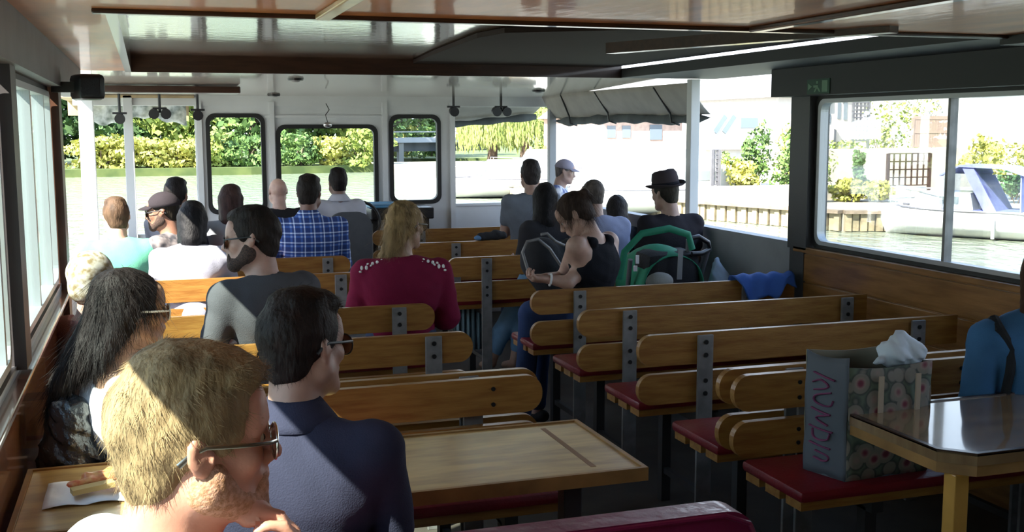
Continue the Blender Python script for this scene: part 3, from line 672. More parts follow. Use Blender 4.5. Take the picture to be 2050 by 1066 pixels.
MB().bb(-.60*L, -.54*L, -.12, .12, .30, .58, bev=.04).bb(-.575*L, -.555*L, -.04, .04, -.1, .3).build('outboard_motor', M['black'], bt)
fb = MB()
for fx in (-.3, .0): fb.tube([(L*fx, .56*(1 if ny < 0 else -1), .06), (L*fx, .57*(1 if ny < 0 else -1), .38)], .03, 8)
fb.build('fenders', M['greypaint'], bt)
# partly visible second boat beyond the right frame edge
# cruisers moored along the quay ahead
boat('motor_cruiser', 'large white motor cruiser with flybridge moored behind the standing child and the hat', (px2(1275, 21.5), 21.5, ZW), math.radians(176), 5.0, 1.5, .55,
     [(-2.0, 1.3, 1.3, .55, 1.05, .35, [(-1.6, -1.1), (-.9, -.5), (-.3, .1)]), (-1.4, .6, 1.1, 1.05, 1.5, .3, [(-1.1, -.5), (-.3, .1)])])
boat('motor_cruiser', 'white motor cruiser moored left of the slim grey post', (px2(1035, 28), 28, ZW), math.radians(172), 4.6, 1.4, .5, [(-1.6, 1.1, 1.2, .5, 1.0, .4, [(-1.2, -.7), (-.4, .1)])])
boat('motor_cruiser', 'white motor cruiser farthest away, below the willows', (px2(1120, 34), 34, ZW), math.radians(178), 5.0, 1.5, .55, [(-1.6, 1.3, 1.3, .55, 1.15, .4, [(-1.2, -.7), (-.4, .1)])])

# houses and gardens on the quay
hw = mat('house_white', (.55, .54, .52), .8, vary=.05); roofm = mat('roof_grey', (.35, .34, .36), .8, vary=.2); hwin = mat('house_window', (.14, .18, .22), .2)
def house(label, px0, px1, py0, py1, Y, depth, wins, roof=None, m=None, cat='house', name='house'):
    a = onY(px0, py1, Y); b = onY(px1, py0, Y); z0 = 0.0
    t = wthing(name, label, cat, (a[0], Y, z0))
    MB().bb(a[0], b[0], Y, Y+depth, .02, b[2]).build('wall', m or hw, t)
    if roof:
        MB().prism([(Y-.25, b[2]), (Y+depth+.25, b[2]), (Y+depth/2, b[2]+roof)], b[0]-a[0]+.4, YZ(a[0]-.2)).build('roof', roofm, t)
    for (x0, x1, y0, y1) in wins:
        p = onY(x0, y1, Y); q = onY(x1, y0, Y)
        MB().bb(p[0], q[0], Y-.03, Y+.02, p[2], q[2]).build('window', hwin, t)
    return t
house('white house with a row of high dark windows at the right edge', 1908, 2190, 165, 330, 26, 6, [(1930, 1950, 178, 190), (1958, 1988, 176, 189), (1996, 2022, 174, 188), (2030, 2060, 172, 186)], roof=1.2)
house('white house with blue grey window band behind the window frame', 1555, 1672, 195, 330, 28, 6, [(1590, 1662, 228, 246), (1600, 1658, 196, 204)], roof=.9)
house('narrow white house with two slit windows beside the trellis', 1672, 1745, 180, 330, 30, 5, [(1676, 1683, 205, 238), (1688, 1696, 200, 240)], roof=.8)
house('brick brown house glimpsed over the white cruiser', 1205, 1372, 235, 330, 36, 6, [(1215, 1232, 252, 276), (1245, 1262, 252, 276), (1300, 1325, 250, 280)], roof=.8, m=mat('brick_pale', (.55, .42, .36), .8, vary=.2))
house('beige outbuilding with grey roof left of the brown fence', 1740, 1800, 190, 330, 34, 5, [(1750, 1762, 215, 235)], roof=.6, m=mat('beige_wall', (.6, .54, .44), .8))
# caravan
a = onY(1424, 300, 24); b = onY(1545, 205, 24)
cv = wthing('caravan', 'white caravan with sloping front seen between roof post and window', 'caravan', (a[0], 24, 0))
MB().prism([(a[0], a[2]), (b[0], a[2]), (b[0], b[2]), (a[0]+.45, b[2]), (a[0]+.05, a[2]+.35)], 1.2, XZ(25.2)).build('body', whiteb, cv)
p = onY(1482, 256, 24); q = onY(1516, 236, 24); MB().bb(p[0], q[0], 23.97, 24.01, p[2], q[2]).build('window', hwin, cv)
for (x0, x1) in ((1430, 1440), (1448, 1458)):
    p = onY(x0, 265, 24); q = onY(x1+12, 232, 24); MB().bar((p[0], 23.98, p[2]), (q[0], 23.98, q[2]), .02, .12).build('angled_window', hwin, cv)
MB().bb(a[0]+.2, b[0]-.2, 24.1, 25, .02, a[2]).build('skirt', hw, cv)
# garden walls, fences
gwall = mat('garden_wall', (.45, .41, .34), .8, vary=.12, scale=2)
for (x0, x1, y0, Y, l) in ((1400, 1760, 375, 19.8, 'low pale garden wall above the quay, nearer the roof post'), (1560, 1960, 300, 23, 'pale retaining wall behind the garden shrubs')):
    a = onY(x0, y0, Y); b = onY(x1, y0, Y); tag(MB().bb(a[0], b[0], Y, Y+.25, .0, a[2], bev=.01).build('garden_wall', gwall), l, 'wall')
def lattice(px0, px1, py0, py1, Y, nx_, nz_, th, m, label, name, cat):
    a = onY(px0, py1, Y); b = onY(px1, py0, Y); t = MB()
    for k in range(nx_+1): x = a[0]+(b[0]-a[0])*k/nx_; t.bb(x-th, x+th, Y-.01, Y+.02, max(a[2], .02), b[2])
    for k in range(nz_+1): z = a[2]+(b[2]-a[2])*k/nz_; t.bb(a[0], b[0], Y-.02, Y+.01, z-th, z+th)
    for x in (a[0], b[0]): t.bb(x-.03, x+.03, Y-.03, Y+.03, .0, b[2])
    return tag(t.build(name, m), label, cat)
lattice(1776, 1862, 307, 372, 19.5, 7, 4, .012, M['darkwood'], 'dark brown lattice gate in the garden behind the cruiser', 'lattice_gate', 'gate')
lattice(1706, 1740, 205, 282, 24, 4, 10, .02, M['header'], 'tall grey trellis beside the narrow house', 'garden_trellis', 'trellis')
lattice(1826, 1902, 236, 292, 25, 14, 2, .045, mat('fence_brown', (.34, .25, .2), .8), 'brown board fence between the houses', 'board_fence', 'fence')
lattice(1425, 1440, 300, 370, 20.5, 3, 8, .012, M['header'], 'dark plant trellis near the roof post', 'garden_trellis', 'trellis')
sg = onY(1630, 392, 18.3); a = onY(1613, 404, 18.3); b = onY(1645, 381, 18.3)
t = wthing('mooring_sign', 'square grey noticeboard on two legs at the quay edge', 'sign', (sg[0], 18.3, .03))
MB().bb(a[0], b[0], 18.29, 18.31, a[2], b[2]).build('board', mat('board_grey', (.3, .3, .27), .7, vary=.2), t)
for x in (a[0], b[0]): MB().bb(x-.012, x+.012, 18.29, 18.31, .03, b[2]+.05).build('post', M['header'], t)
gs = [(1585, 345, 20.7, 1.0, 1.6, 1, 'mid green shrub just inside the right window frame'), (1600, 300, 22, 1.5, 1.8, 2, 'pale green shrub above the garden wall near the window frame'), (1660, 300, 24, 1.8, 1.3, 2, 'low spreading yellow green shrub on the upper terrace'),
      (1625, 360, 19.2, .9, .8, 2, 'pale flowering shrub by the noticeboard'), (1723, 330, 19.3, .4, 1.1, 0, 'slender dark green conifer shrub left of the lattice gate'), (1700, 360, 19.3, 1.0, .5, 3, 'low yellow plants left of the lattice gate'), (1750, 362, 19.0, 1.0, .5, 3, 'low yellow plants in front of the lattice gate'),
      (1770, 240, 26, 1.8, 2.4, 2, 'yellow green tree between trellis and divider'), (1850, 220, 27, 1.9, 2.6, 2, 'yellow green tree in front of the brown fence'), (1970, 290, 19.5, 1.0, 1.5, 3, 'bright yellow green bush left of the pair at the right edge'), (2035, 300, 18.5, 1.3, 1.35, 3, 'bright yellow green bush at the right edge'), (2040, 330, 17.6, 1.1, .8, 0, 'dark green bush behind the blue canopy'),
      (1460, 345, 21, .8, 1.1, 2, 'pale shrub left in the gap beside the roof post'), (1495, 355, 20.3, .9, 1.0, 3, 'yellow green shrub in the gap beside the roof post'), (1515, 300, 22, .8, 1.7, 1, 'green shrub at the window post')]
for px, py, Y, ww, hh, m, l in gs:
    tree(px2(px, Y), Y, .03, ww, hh if Y > 19 or py < 340 else hh, m, l, n=900, size=.055, cat='shrub', trunk=False, name='garden_shrub', low=.15)
# ================================================================== people: smooth bodies from blended volumes
def nrm(v): v = np.asarray(v, float); return v/np.linalg.norm(v)
def C(a, b, ra, rb, k=.02, flat=1, fd=None, op='+'): return ('c', np.array(a, float), np.array(b, float), ra, rb, k, flat, fd, op)
def E(c, r, R=None, k=.02, op='+'): return ('e', np.array(c, float), np.array(r, float), R if R is not None else np.eye(3), k, op)
def infl(pr, d):
    if pr[0] == 'c': return pr[:3]+(pr[3]+d, pr[4]+d)+pr[5:]
    return pr[:2]+(pr[2]+d,)+pr[3:]
def wob(P, f, seed=0):
    x, y, z = P[..., 0], P[..., 1], P[..., 2]; s = seed
    return (np.sin(x*f*1.1+y*f*.7+s)+np.sin(y*f*1.3-z*f*.9+s*2.1)+np.sin(z*f*1.2+x*f*.8+s*.7)+.6*np.sin((x-y+z)*f*2.1+s*3))/3.6
def sdf_mesh(prims, res, noise=None, cuts=()):
    lo = np.full(3, 1e9); hi = -lo
    for p in prims:
        if p[-1] == '-': continue
        if p[0] == 'c': m = max(p[3], p[4]); a = np.minimum(p[1], p[2])-m; b = np.maximum(p[1], p[2])+m
        else: m = p[2].max(); a = p[1]-m; b = p[1]+m
        lo = np.minimum(lo, a); hi = np.maximum(hi, b)
    lo -= res*3+.01; hi += res*3+.01; n = np.ceil((hi-lo)/res).astype(int)+1
    D = np.full(n, .2, np.float32); ax = [lo[i]+res*np.arange(n[i]) for i in range(3)]
    for p in prims:
        pad = p[5 if p[0] == 'c' else 4]+res*3+.004
        if p[0] == 'c': m = max(p[3], p[4]); a = np.minimum(p[1], p[2])-m-pad; b = np.maximum(p[1], p[2])+m+pad
        else: m = p[2].max(); a = p[1]-m-pad; b = p[1]+m+pad
        i0 = np.clip(np.floor((a-lo)/res).astype(int), 0, n-1); i1 = np.clip(np.ceil((b-lo)/res).astype(int)+1, 1, n)
        if (i1 <= i0).any(): continue
        sl = tuple(slice(i0[i], i1[i]) for i in range(3))
        G = np.stack(np.meshgrid(ax[0][sl[0]], ax[1][sl[1]], ax[2][sl[2]], indexing='ij'), -1)
        if p[0] == 'c':
            A, B, ra, rb, k, flat, fd, op = p[1:]
            q = G-A; ba = B-A
            if flat != 1:
                fd = nrm(fd); q = q+(q@fd)[..., None]*fd*(1/flat-1); ba = ba+(ba@fd)*fd*(1/flat-1)
            h = np.clip(q@ba/max(ba@ba, 1e-9), 0, 1); d = np.linalg.norm(q-h[..., None]*ba, axis=-1)-(ra+(rb-ra)*h)
        else:
            c_, r_, R, k, op = p[1:]
            q = (G-c_)@R; k0 = np.linalg.norm(q/r_, axis=-1); k1 = np.linalg.norm(q/(r_*r_), axis=-1)+1e-9; d = k0*(k0-1)/k1
        old = D[sl]
        if op == '+':
            h = np.clip(.5+.5*(old-d)/k, 0, 1); D[sl] = old*(1-h)+d*h-k*h*(1-h)
        else:
            h = np.clip(.5-.5*(old+d)/k, 0, 1); D[sl] = old*(1-h)-d*h+k*h*(1-h)
    if noise or len(cuts):
        G = np.stack(np.meshgrid(*ax, indexing='ij'), -1)
        if noise: D = D+noise(G)
        for (pt, nn) in cuts: D = np.maximum(D, (G-np.asarray(pt))@nrm(nn))
    for i in range(3):
        s0 = [slice(None)]*3; s0[i] = 0; D[tuple(s0)] = .2; s0[i] = -1; D[tuple(s0)] = .2
    ins = D < 0
    c8 = sum(ins[i:n[0]-1+i, j:n[1]-1+j, k:n[2]-1+k].astype(np.int8) for i in (0, 1) for j in (0, 1) for k in (0, 1))
    cells = np.argwhere((c8 > 0) & (c8 < 8)); idm = np.full(c8.shape, -1, np.int32); idm[tuple(cells.T)] = np.arange(len(cells))
    acc = np.zeros((len(cells), 3)); cnt = np.zeros(len(cells))
    cor = [(i, j, k) for i in (0, 1) for j in (0, 1) for k in (0, 1)]
    for a in cor:
        for axn in range(3):
            if a[axn]: continue
            b = list(a); b[axn] = 1
            da = D[tuple((cells+a).T)]; db = D[tuple((cells+b).T)]; m = (da < 0) != (db < 0)
            t = da[m]/(da[m]-db[m]); P = np.tile(np.array(a, float), (m.sum(), 1)); P[:, axn] += t; acc[m] += P; cnt[m] += 1
    V = lo+(cells+acc/cnt[:, None])*res
    Q = []
    for axn in range(3):
        o1, o2 = [(1, 2), (2, 0), (0, 1)][axn]
        s0 = [slice(1, -1)]*3; s1 = [slice(1, -1)]*3; s0[axn] = slice(0, -1); s1[axn] = slice(1, None)
        a = ins[tuple(s0)]; b = ins[tuple(s1)]; e = np.argwhere(a != b); off = np.array([1, 1, 1]); off[axn] = 0; e = e+off
        if not len(e): continue
        sgn = ins[tuple(e.T)]
        def cell(d1, d2): c = e.copy(); c[:, o1] -= d1; c[:, o2] -= d2; return idm[tuple(c.T)]
        q = np.stack([cell(1, 1), cell(0, 1), cell(0, 0), cell(1, 0)], 1); q[~sgn] = q[~sgn][:, ::-1]; Q.append(q)
    Q = np.concatenate(Q); Q = Q[(Q >= 0).all(1)]
    return V, Q

SK = {}
def skin(c):
    if c not in SK: SK[c] = mat('skin', c, .5, c2=tuple(x*.82 for x in c), scale=22, sub=.12, bump=.06, bscale=160)
    return SK[c]
HM = {}
def hairmat(c, rough=.45):
    if c not in HM: HM[c] = mat('hair', c, .6, spec=.18, c2=tuple(x*.45 for x in c), scale=30, stretch=(1, 1, .35), bump=.5, bscale=110)
    return HM[c]
CM = {}
def cloth(c, **k):
    key = (c, tuple(sorted(k.items())))
    if key not in CM: CM[key] = mat('cloth', c, .9, spec=.15, vary=.12, scale=12, bump=.25, bscale=300, **k)
    return CM[key]

def head_prims(H, R, s, female=False):
    T = lambda x, y, z: H+R@(np.array([x, y, z])*s)
    j = .9 if female else 1.0; P = []
    P.append(E(T(0, -.014, .030), np.array([.075, .094, .088])*s, R, .01*s))
    P.append(E(T(0, .030, -.018), np.array([.060*j, .062, .080])*s, R, .03*s))
    for sg in (-1, 1):
        P.append(C(T(sg*.050*j, .008, -.056), T(sg*.018, .074, -.098), .031*j*s, .022*j*s, .028*s))
        P.append(E(T(sg*.040, .066, -.020), np.array([.024, .020, .020])*s, R, .022*s))
        P.append(C(T(sg*.012, .088, .020), T(sg*.046, .074, .021), .011*s, .009*s, .018*s))
    P.append(E(T(0, .080, -.098), np.array([.021*j, .017, .016])*s, R, .02*s))
    P.append(E(T(0, .072, .050), np.array([.05, .026, .036])*s, R, .03*s))
    for sg in (-1, 1): P.append(E(T(sg*.031, .101, .003), np.array([.017, .014, .010])*s, R, .012*s, '-'))
    P.append(C(T(0, .088, .014), T(0, .114, -.026), .0080*s, .0115*s, .012*s))
    P.append(E(T(0, .114, -.030), np.array([.011, .012, .010])*s, R, .008*s))
    for sg in (-1, 1): P.append(E(T(sg*.012, .103, -.034), np.array([.009, .010, .008])*s, R, .007*s))
    P.append(E(T(0, .088, -.060), np.array([.030, .016, .020])*s, R, .014*s))
    P.append(E(T(0, .101, -.0560), np.array([.022, .0085, .0055])*s, R, .005*s))
    P.append(E(T(0, .099, -.0665), np.array([.019, .0085, .0062])*s, R, .005*s))
    P.append(E(T(0, .111, -.0612), np.array([.022, .009, .0022])*s, R, .004*s, '-'))
    for sg in (-1, 1):
        Re = R@np.array([[math.cos(sg*.35), -math.sin(sg*.35), 0], [math.sin(sg*.35), math.cos(sg*.35), 0], [0, 0, 1]])
        tl = np.array([[1, 0, 0], [0, math.cos(.25), -math.sin(.25)], [0, math.sin(.25), math.cos(.25)]])
        P.append(E(T(sg*.079, -.008, -.002), np.array([.0085, .019, .032])*s, Re@tl, .007*s))
        P.append(E(T(sg*.0885, -.003, .000), np.array([.0075, .0125, .022])*s, Re@tl, .003*s, '-'))
        P.append(E(T(sg*.0810, -.006, -.004), np.array([.005, .006, .012])*s, Re@tl, .003*s))
        P.append(E(T(sg*.0795, .008, -.006), np.array([.006, .005, .009])*s, Re@tl, .005*s))
    return P
def hand_prims(W, d, n, s, curl=.6, side=1):
    """W wrist, d pointing direction, n palm normal; side +1 puts the thumb on d x n"""
    d = nrm(d); n = nrm(np.asarray(n)-d*(np.asarray(n)@d)); w_ = np.cross(d, n)*side; P = []
    P.append(C(W, W+d*.045*s, .027*s, .034*s, .02*s, .55, n)); P.append(C(W+d*.04*s-w_*.012*s, W+d*.078*s-w_*.014*s, .024*s, .022*s, .016*s, .6, n)); P.append(C(W+d*.04*s+w_*.012*s, W+d*.08*s+w_*.012*s, .024*s, .022*s, .016*s, .6, n))
    for i, (o, L) in enumerate(((.030, .072), (.010, .080), (-.010, .075), (-.030, .060))):
        p = W+d*(.088-.006*abs(i-1))*s+w_*o*s; c1 = curl*.8; c2 = curl*1.9; c3 = curl*2.7
        u1 = d*math.cos(c1)+n*math.sin(c1)+w_*o*2; u2 = d*math.cos(c2)+n*math.sin(c2); u3 = d*math.cos(c3)+n*math.sin(c3)
        a = p+nrm(u1)*L*.46*s; b = a+u2*L*.32*s; c_ = b+u3*L*.24*s
        P += [C(p, a, .0098*s, .0088*s, .004*s), C(a, b, .0088*s, .008*s, .002*s), C(b, c_, .008*s, .0068*s, .002*s)]
    t0 = W+d*.022*s+w_*.026*s; t1 = t0+(d*.55+w_*.65+n*.35)*.038*s; t2 = t1+(d*.9+w_*.1+n*.35)*.032*s
    P += [C(t0, t1, .014*s, .0115*s, .01*s), C(t1, t2, .0108*s, .0085*s, .003*s)]
    return P
def rotz(a): c, s_ = math.cos(a), math.sin(a); return np.array([[c, s_, 0], [-s_, c, 0], [0, 0, 1]])     # a from +Y towards +X
def hframe(yaw, pitch, roll):
    a, p, r = map(math.radians, (yaw, pitch, roll))
    Rx = np.array([[1, 0, 0], [0, math.cos(p), math.sin(p)], [0, -math.sin(p), math.cos(p)]])
    Ry = np.array([[math.cos(r), 0, math.sin(r)], [0, 1, 0], [-math.sin(r), 0, math.cos(r)]])
    return rotz(a)@Rx@Ry
def ribbons(P0, Dr, N, L, wd, seg=4, droop=0, lift=.3, wave=.25):
    """hair strands as thin tapering ribbons lying over the head"""
    n = len(P0); pos = P0.copy(); d = Dr.copy(); Vs = []
    L = np.asarray(L).reshape(-1, 1)
    for k in range(seg+1):
        wk = wd*(1-.85*k/seg); sd = np.cross(d, N); sd /= np.linalg.norm(sd, axis=1)[:, None]+1e-9
        Vs.append(pos-sd*wk); Vs.append(pos+sd*wk)
        up = N*(lift*(1-k/seg))
        d = d+rng.normal(size=(n, 3))*wave/seg+np.array([0, 0, -droop/seg]); d /= np.linalg.norm(d, axis=1)[:, None]
        st = d+up; pos = pos+st*L/seg
    V = np.stack(Vs, 1); m = 2*(seg+1); F_ = []
    for k in range(seg): F_.append(np.array([2*k, 2*k+1, 2*k+3, 2*k+2]))
    F_ = (np.arange(n)[:, None, None]*m+np.array(F_)[None]).reshape(-1, 4)
    return V.reshape(-1, 3), F_
def tri_normals(V, Q):
    a, b, c = V[Q[:, 0]], V[Q[:, 1]], V[Q[:, 2]]; n_ = np.cross(b-a, c-a); return n_/(np.linalg.norm(n_, axis=1)[:, None]+1e-12), (V[Q].mean(1))

def person(label, px, py, Y, s, yaw, pitch=0, roll=0, tyaw=None, lean=(0, -.04), hair='short', hc=(.02, .015, .012), hcv=0,
           top='tee', tc=None, tm=None, sk=(.50, .27, .19), seat=.505, armL=None, armR=None, legs='sit', res=.010, glasses=None, beard=None,
           wid=1.0, jeans=(.05, .07, .12), female=False, strands=0, hands=True, shoe=(.03, .03, .03), extra=None, knee=None, collar=False, handL=None, handR=None, drop=0, kneeoff=0, fold=.004, bare=False):
    H = onY(px, py, Y); R = hframe(yaw, pitch, roll); tyaw = yaw if tyaw is None else tyaw; TR = rotz(math.radians(tyaw)); tr, tf = TR[:, 0], TR[:, 1]; up = np.array([0, 0, 1.])
    T = lambda x, y, z: H+R@(np.array([x, y, z])*s)
    N = T(0, -.030, -.10)-up*.065*s-tf*.018*s-up*drop*s
    if legs == 'stand': hipz = .50*1.72*s*1.0; hipz = N[2]-.50*s
    else: hipz = seat+.085*s
    Pv = np.array([H[0], H[1], 0])+tr*lean[0]+tf*lean[1]; Pv[2] = hipz
    root = thing('person', label, 'person', (Pv[0], Pv[1], 0 if legs == 'stand' else seat), 0, 'passengers aboard')
    O = np.array([Pv[0], Pv[1], 0 if legs == 'stand' else seat])
    ch = Pv+(N-Pv)*.66-tf*.012*s; wa = Pv+(N-Pv)*.30
    torso = [C(Pv+tr*.07*s, Pv-tr*.07*s, .095*s, .095*s, .03, .9, tf), C(Pv+up*.02, wa, .125*s*wid, .118*s*wid, .04, .78, tf), C(wa, ch, .118*s*wid, .148*s*wid, .05, .68, tf),
             C(ch-tr*.05*s*wid, ch+tr*.05*s*wid, .125*s, .125*s, .05, .78, tf), C(ch+up*.05*s-tr*.10*s*wid, ch+up*.05*s+tr*.10*s*wid, .075*s, .075*s, .05, .85, tf)]
    SL = N-tr*.172*s*wid-up*.052*s; SR = N+tr*.172*s*wid-up*.052*s
    torso += [C(N-up*.03*s, SL+tr*.03*s, .048*s, .050*s, .03*s), C(N-up*.03*s, SR-tr*.03*s, .048*s, .050*s, .03*s), C(SL, ch-tr*.07*s, .05*s, .08*s, .03), C(SR, ch+tr*.07*s, .05*s, .08*s, .03)]
    neck = [C(T(0, .022, -.078), N+tf*.030*s+up*.0, (.030 if female else .038)*s, (.034 if female else .046)*s, .03*s), C(T(0, -.028, -.045), N-up*.01*s, (.047 if female else .055)*s, (.052 if female else .062)*s, .02*s)]
    arms = []; sleeves = []; hp = []; ends = []
    for sg, S, sp_, hd in ((-1, SL, armL, handL), (1, SR, armR, handR)):
        if sp_ is None:
            el = S+tr*sg*.035*s+tf*.05*s-up*.265*s; wr_ = el-tr*sg*.09*s+tf*.21*s+up*.0*s
            wr_[2] = max(wr_[2], seat+.13*s) if legs != 'stand' else wr_[2]
        else:
            el, wr_ = [np.asarray(q, float) if len(q) == 3 and absol else S+(tr*q[0]+tf*q[1]+up*q[2])*s for q, absol in ((sp_[0], len(sp_) > 2), (sp_[1], len(sp_) > 2))]
        arms += [C(S, el, .052*s, .040*s, .03*s), C(el, wr_, .040*s, .026*s, .012*s)]
        f = {'tee': .62, 'polo': .72, 'long': 1, 'tank': 0, 'wide': .9}[top]
        if f > 0: sleeves.append(C(S, S+(el-S)*f, .060*s, (.052 if top != 'wide' else .075)*s, .025*s))
        if top == 'long': sleeves.append(C(el, wr_, .050*s, .036*s, .012*s))
        d = nrm(wr_-el); nn = tr*(-sg) if abs(d@tr) < .8 else -up
        if hd: d, nn, cu, sd = hd
        else: cu, sd = .45, sg
        if hands: hp += hand_prims(wr_, np.array(d, float), np.array(nn, float), s, cu, sd)
    lg = []; tro = []; sh = []
    for sg in (-1, 1):
        hj = Pv+tr*sg*.085*s
        if legs == 'stand': kn = hj+tf*.01-up*(hipz-.07)*.48; an_ = hj-up*(hipz-.07)+tf*-.01
        else:
            kn = hj+tf*(.38*s)+tr*sg*.02*s+up*kneeoff
            an_ = kn+tf*.02; an_[2] = .08
        if knee: kn, an_ = knee[(sg+1)//2]
        kn = np.array(kn, float); an_ = np.array(an_, float)
        lg += [C(hj, kn, .082*s, .058*s, .03*s), C(kn, an_, .055*s, .036*s, .02*s), C(an_-up*.02, an_+tf*.12*s-up*.045, .034*s, .026*s, .02*s)]
        tro += [C(hj, kn, .094*s, .070*s, .03*s), C(kn, kn+(an_-kn)*(.94 if not bare else .6), .067*s, .054*s, .02*s)]
        if not bare: sh += [C(an_-tf*.04*s-up*.035, an_+tf*.13*s-up*.048, .042*s, .036*s, .02*s, .9, up)]
    HP = head_prims(H, R, s, female)
    V, Q = sdf_mesh(torso+neck+arms+lg+hp+HP, res)
    body = link('body', mesh_from(V-O, Q, 'body'), skin(sk), root, smooth=True)
    # clothing
    big = [infl(p, .013*s) for p in torso]
    if top == 'tank':
        big = [infl(p, .011*s) for p in torso[:5]]+[C(N-tr*.075*s-up*.02*s, ch-tr*.08*s, .024*s, .05*s, .03), C(N+tr*.075*s-up*.02*s, ch+tr*.08*s, .024*s, .05*s, .03)]
        big += [C(N-tr*.085*s-up*.035*s+tf*.03*s, N-tr*.085*s-up*.035*s-tf*.05*s, .036*s, .036*s, .01), C(N+tr*.085*s-up*.035*s+tf*.03*s, N+tr*.085*s-up*.035*s-tf*.05*s, .036*s, .036*s, .01)]
        minus = [E(SL-tr*.02*s-up*.03*s, np.array([.075, .12, .10])*s, TR, .02, '-'), E(SR+tr*.02*s-up*.03*s, np.array([.075, .12, .10])*s, TR, .02, '-'), E(N+up*.03*s+tf*.0, np.array([.068, .10, .10])*s, TR, .015, '-')]
    else:
        big += [infl(p, .002*s) for p in sleeves]; minus = []
        minus.append(C(N+up*.012*s+tf*.01*s, N+up*.12*s+tf*.03*s, .058*s, .075*s, .008*s, op='-'))
        if top == 'wide': minus[-1] = C(N+up*.005*s+tf*.02*s, N+up*.12*s+tf*.03*s, .078*s, .09*s, .008*s, op='-')
    sd_ = px*.01
    cl = None
    mt = tm or cloth(tc or (.2, .2, .2))
    V, Q = sdf_mesh(big+minus, res, noise=lambda G: fold*wob(G, 34/s**.5, sd_)+fold*.5*wob(G, 80, sd_+1)*1.0)
    topo = link({'tee': 't_shirt', 'polo': 'polo_shirt', 'long': 'shirt', 'tank': 'tank_top', 'wide': 'blouse'}[top], mesh_from(V-O, Q, 'shirt'), mt, root, smooth=True)
    if collar:
        ring = []
        for k in range(17):
            a = 2*math.pi*k/16; ring.append(N+tr*math.cos(a)*.066*s+tf*(math.sin(a)*.062+.012)*s)
        cb = MB()
        def cf(u, v):
            a = 2*math.pi*u+math.pi*.5; rr = .054+.044*v; z = [.035, .040, .012, -.012][min(3, int(v*3.01))]; z2 = .058-.062*v
            return N+tr*math.cos(a)*rr*s*1.08+tf*(math.sin(a)*rr+.010)*s+up*(z2+.010+(-.02 if abs(math.sin(a*.5-math.pi*.25)) < .1 else 0))*s-O
        cb.grid(cf, 28, 5, close_u=True).build('collar', mt, root, smooth=60, solid=.004)
    V, Q = sdf_mesh(tro+[infl(torso[0], .012*s)], max(res, .010), noise=lambda G: .003*wob(G, 40, sd_))
    link('trousers', mesh_from(V-O, Q, 'trousers'), cloth(jeans), root, smooth=True)
    if sh:
        V, Q = sdf_mesh(sh, .010, cuts=[((0, 0, 0.0), (0, 0, -1))]); link('shoes', mesh_from(V-O, Q, 'shoes'), cloth(shoe), root, smooth=True)
    # hair
    hr = hairmat(hc); hp_ = None; hw_ = 2.2 if hair == 'ponytail' else 1.0; hn = lambda G: hw_*(.0035*wob(G@R, 95/s, sd_)+.002*wob(G@R, 190/s, sd_+2))*s
    face = [E(T(0, .105, -.030), np.array([.066, .070, .088])*s, R, .010*s, '-'), E(T(0, .085, -.09), np.array([.09, .09, .06])*s, R, .012*s, '-')]
    side = [E(T(sg*.092, .014, -.040), np.array([.034, .040, .048])*s, R, .008*s, '-') for sg in (-1, 1)]
    cap = [E(T(0, -.016, .034), np.array([.084, .104, .097])*s, R, .01*s), E(T(0, -.054, -.030), np.array([.062, .048, .066])*s, R, .02*s)]
    if hair == 'short':
        hp_ = cap+[E(T(.01, .045, .098), np.array([.056, .048, .028])*s, R, .02*s), E(T(0, -.01, .108), np.array([.066, .07, .032])*s, R, .02*s)]+face+side+[E(T(0, -.05, -.130), np.array([.10, .10, .05])*s, R, .01*s, '-')]
    elif hair == 'crop':
        hp_ = [infl(c_, -.006*s) for c_ in cap]+face+side+[E(T(0, -.05, -.125), np.array([.10, .10, .05])*s, R, .01*s, '-')]; 
    elif hair == 'shoulder':
        hp_ = cap+[C(T(0, -.05, .02), T(0, -.065, -.13), .082*s, .070*s, .03*s), C(T(.055, -.02, .02), T(.062, -.02, -.13), .036*s, .03*s, .03*s), C(T(-.055, -.02, .02), T(-.062, -.02, -.13), .036*s, .03*s, .03*s), E(T(0, -.01, .10), np.array([.07, .08, .04])*s, R, .02*s)]+face
    elif hair == 'long':
        hp_ = cap+[C(T(0, -.05, .02), T(0, -.085, -.16), .080*s, .072*s, .03*s), C(T(0, -.085, -.14), T(0, -.115, -.40), .075*s, .050*s, .03*s, .6, R[:, 1]), C(T(.055, -.02, .02), T(.060, -.04, -.16), .032*s, .03*s, .03*s), C(T(-.055, -.02, .02), T(-.06, -.04, -.16), .032*s, .03*s, .03*s)]+face
    elif hair == 'bun':
        hp_ = cap+[E(T(0, -.112, .060), np.array([.036, .034, .036])*s, R, .012*s), C(T(0, -.10, .05), T(0, -.135, .03), .02*s, .012*s, .02*s)]+face+side+[E(T(0, -.05, -.120), np.array([.10, .10, .05])*s, R, .01*s, '-')]
    elif hair == 'ponytail':
        q = T(0, -.095, -.02); b1 = H-R[:, 0]*.09*s+np.array([0, 0, -.17])*s-tf*.09*s
        hp_ = cap+[E(T(0, -.06, .085), np.array([.055, .05, .035])*s, R, .02*s), C(q, b1, .05*s, .058*s, .03*s), C(b1, b1+np.array([-.0, 0, -.14])*s+tr*.07*s, .056*s, .012*s, .03*s), E(b1+tr*-.03*s, np.array([.05, .04, .06])*s, np.eye(3), .02)]+face+side+[E(T(0, -.05, -.150), np.array([.10, .05, .05])*s, R, .01*s, '-')]
    elif hair == 'wind':      # long hair carried back and down
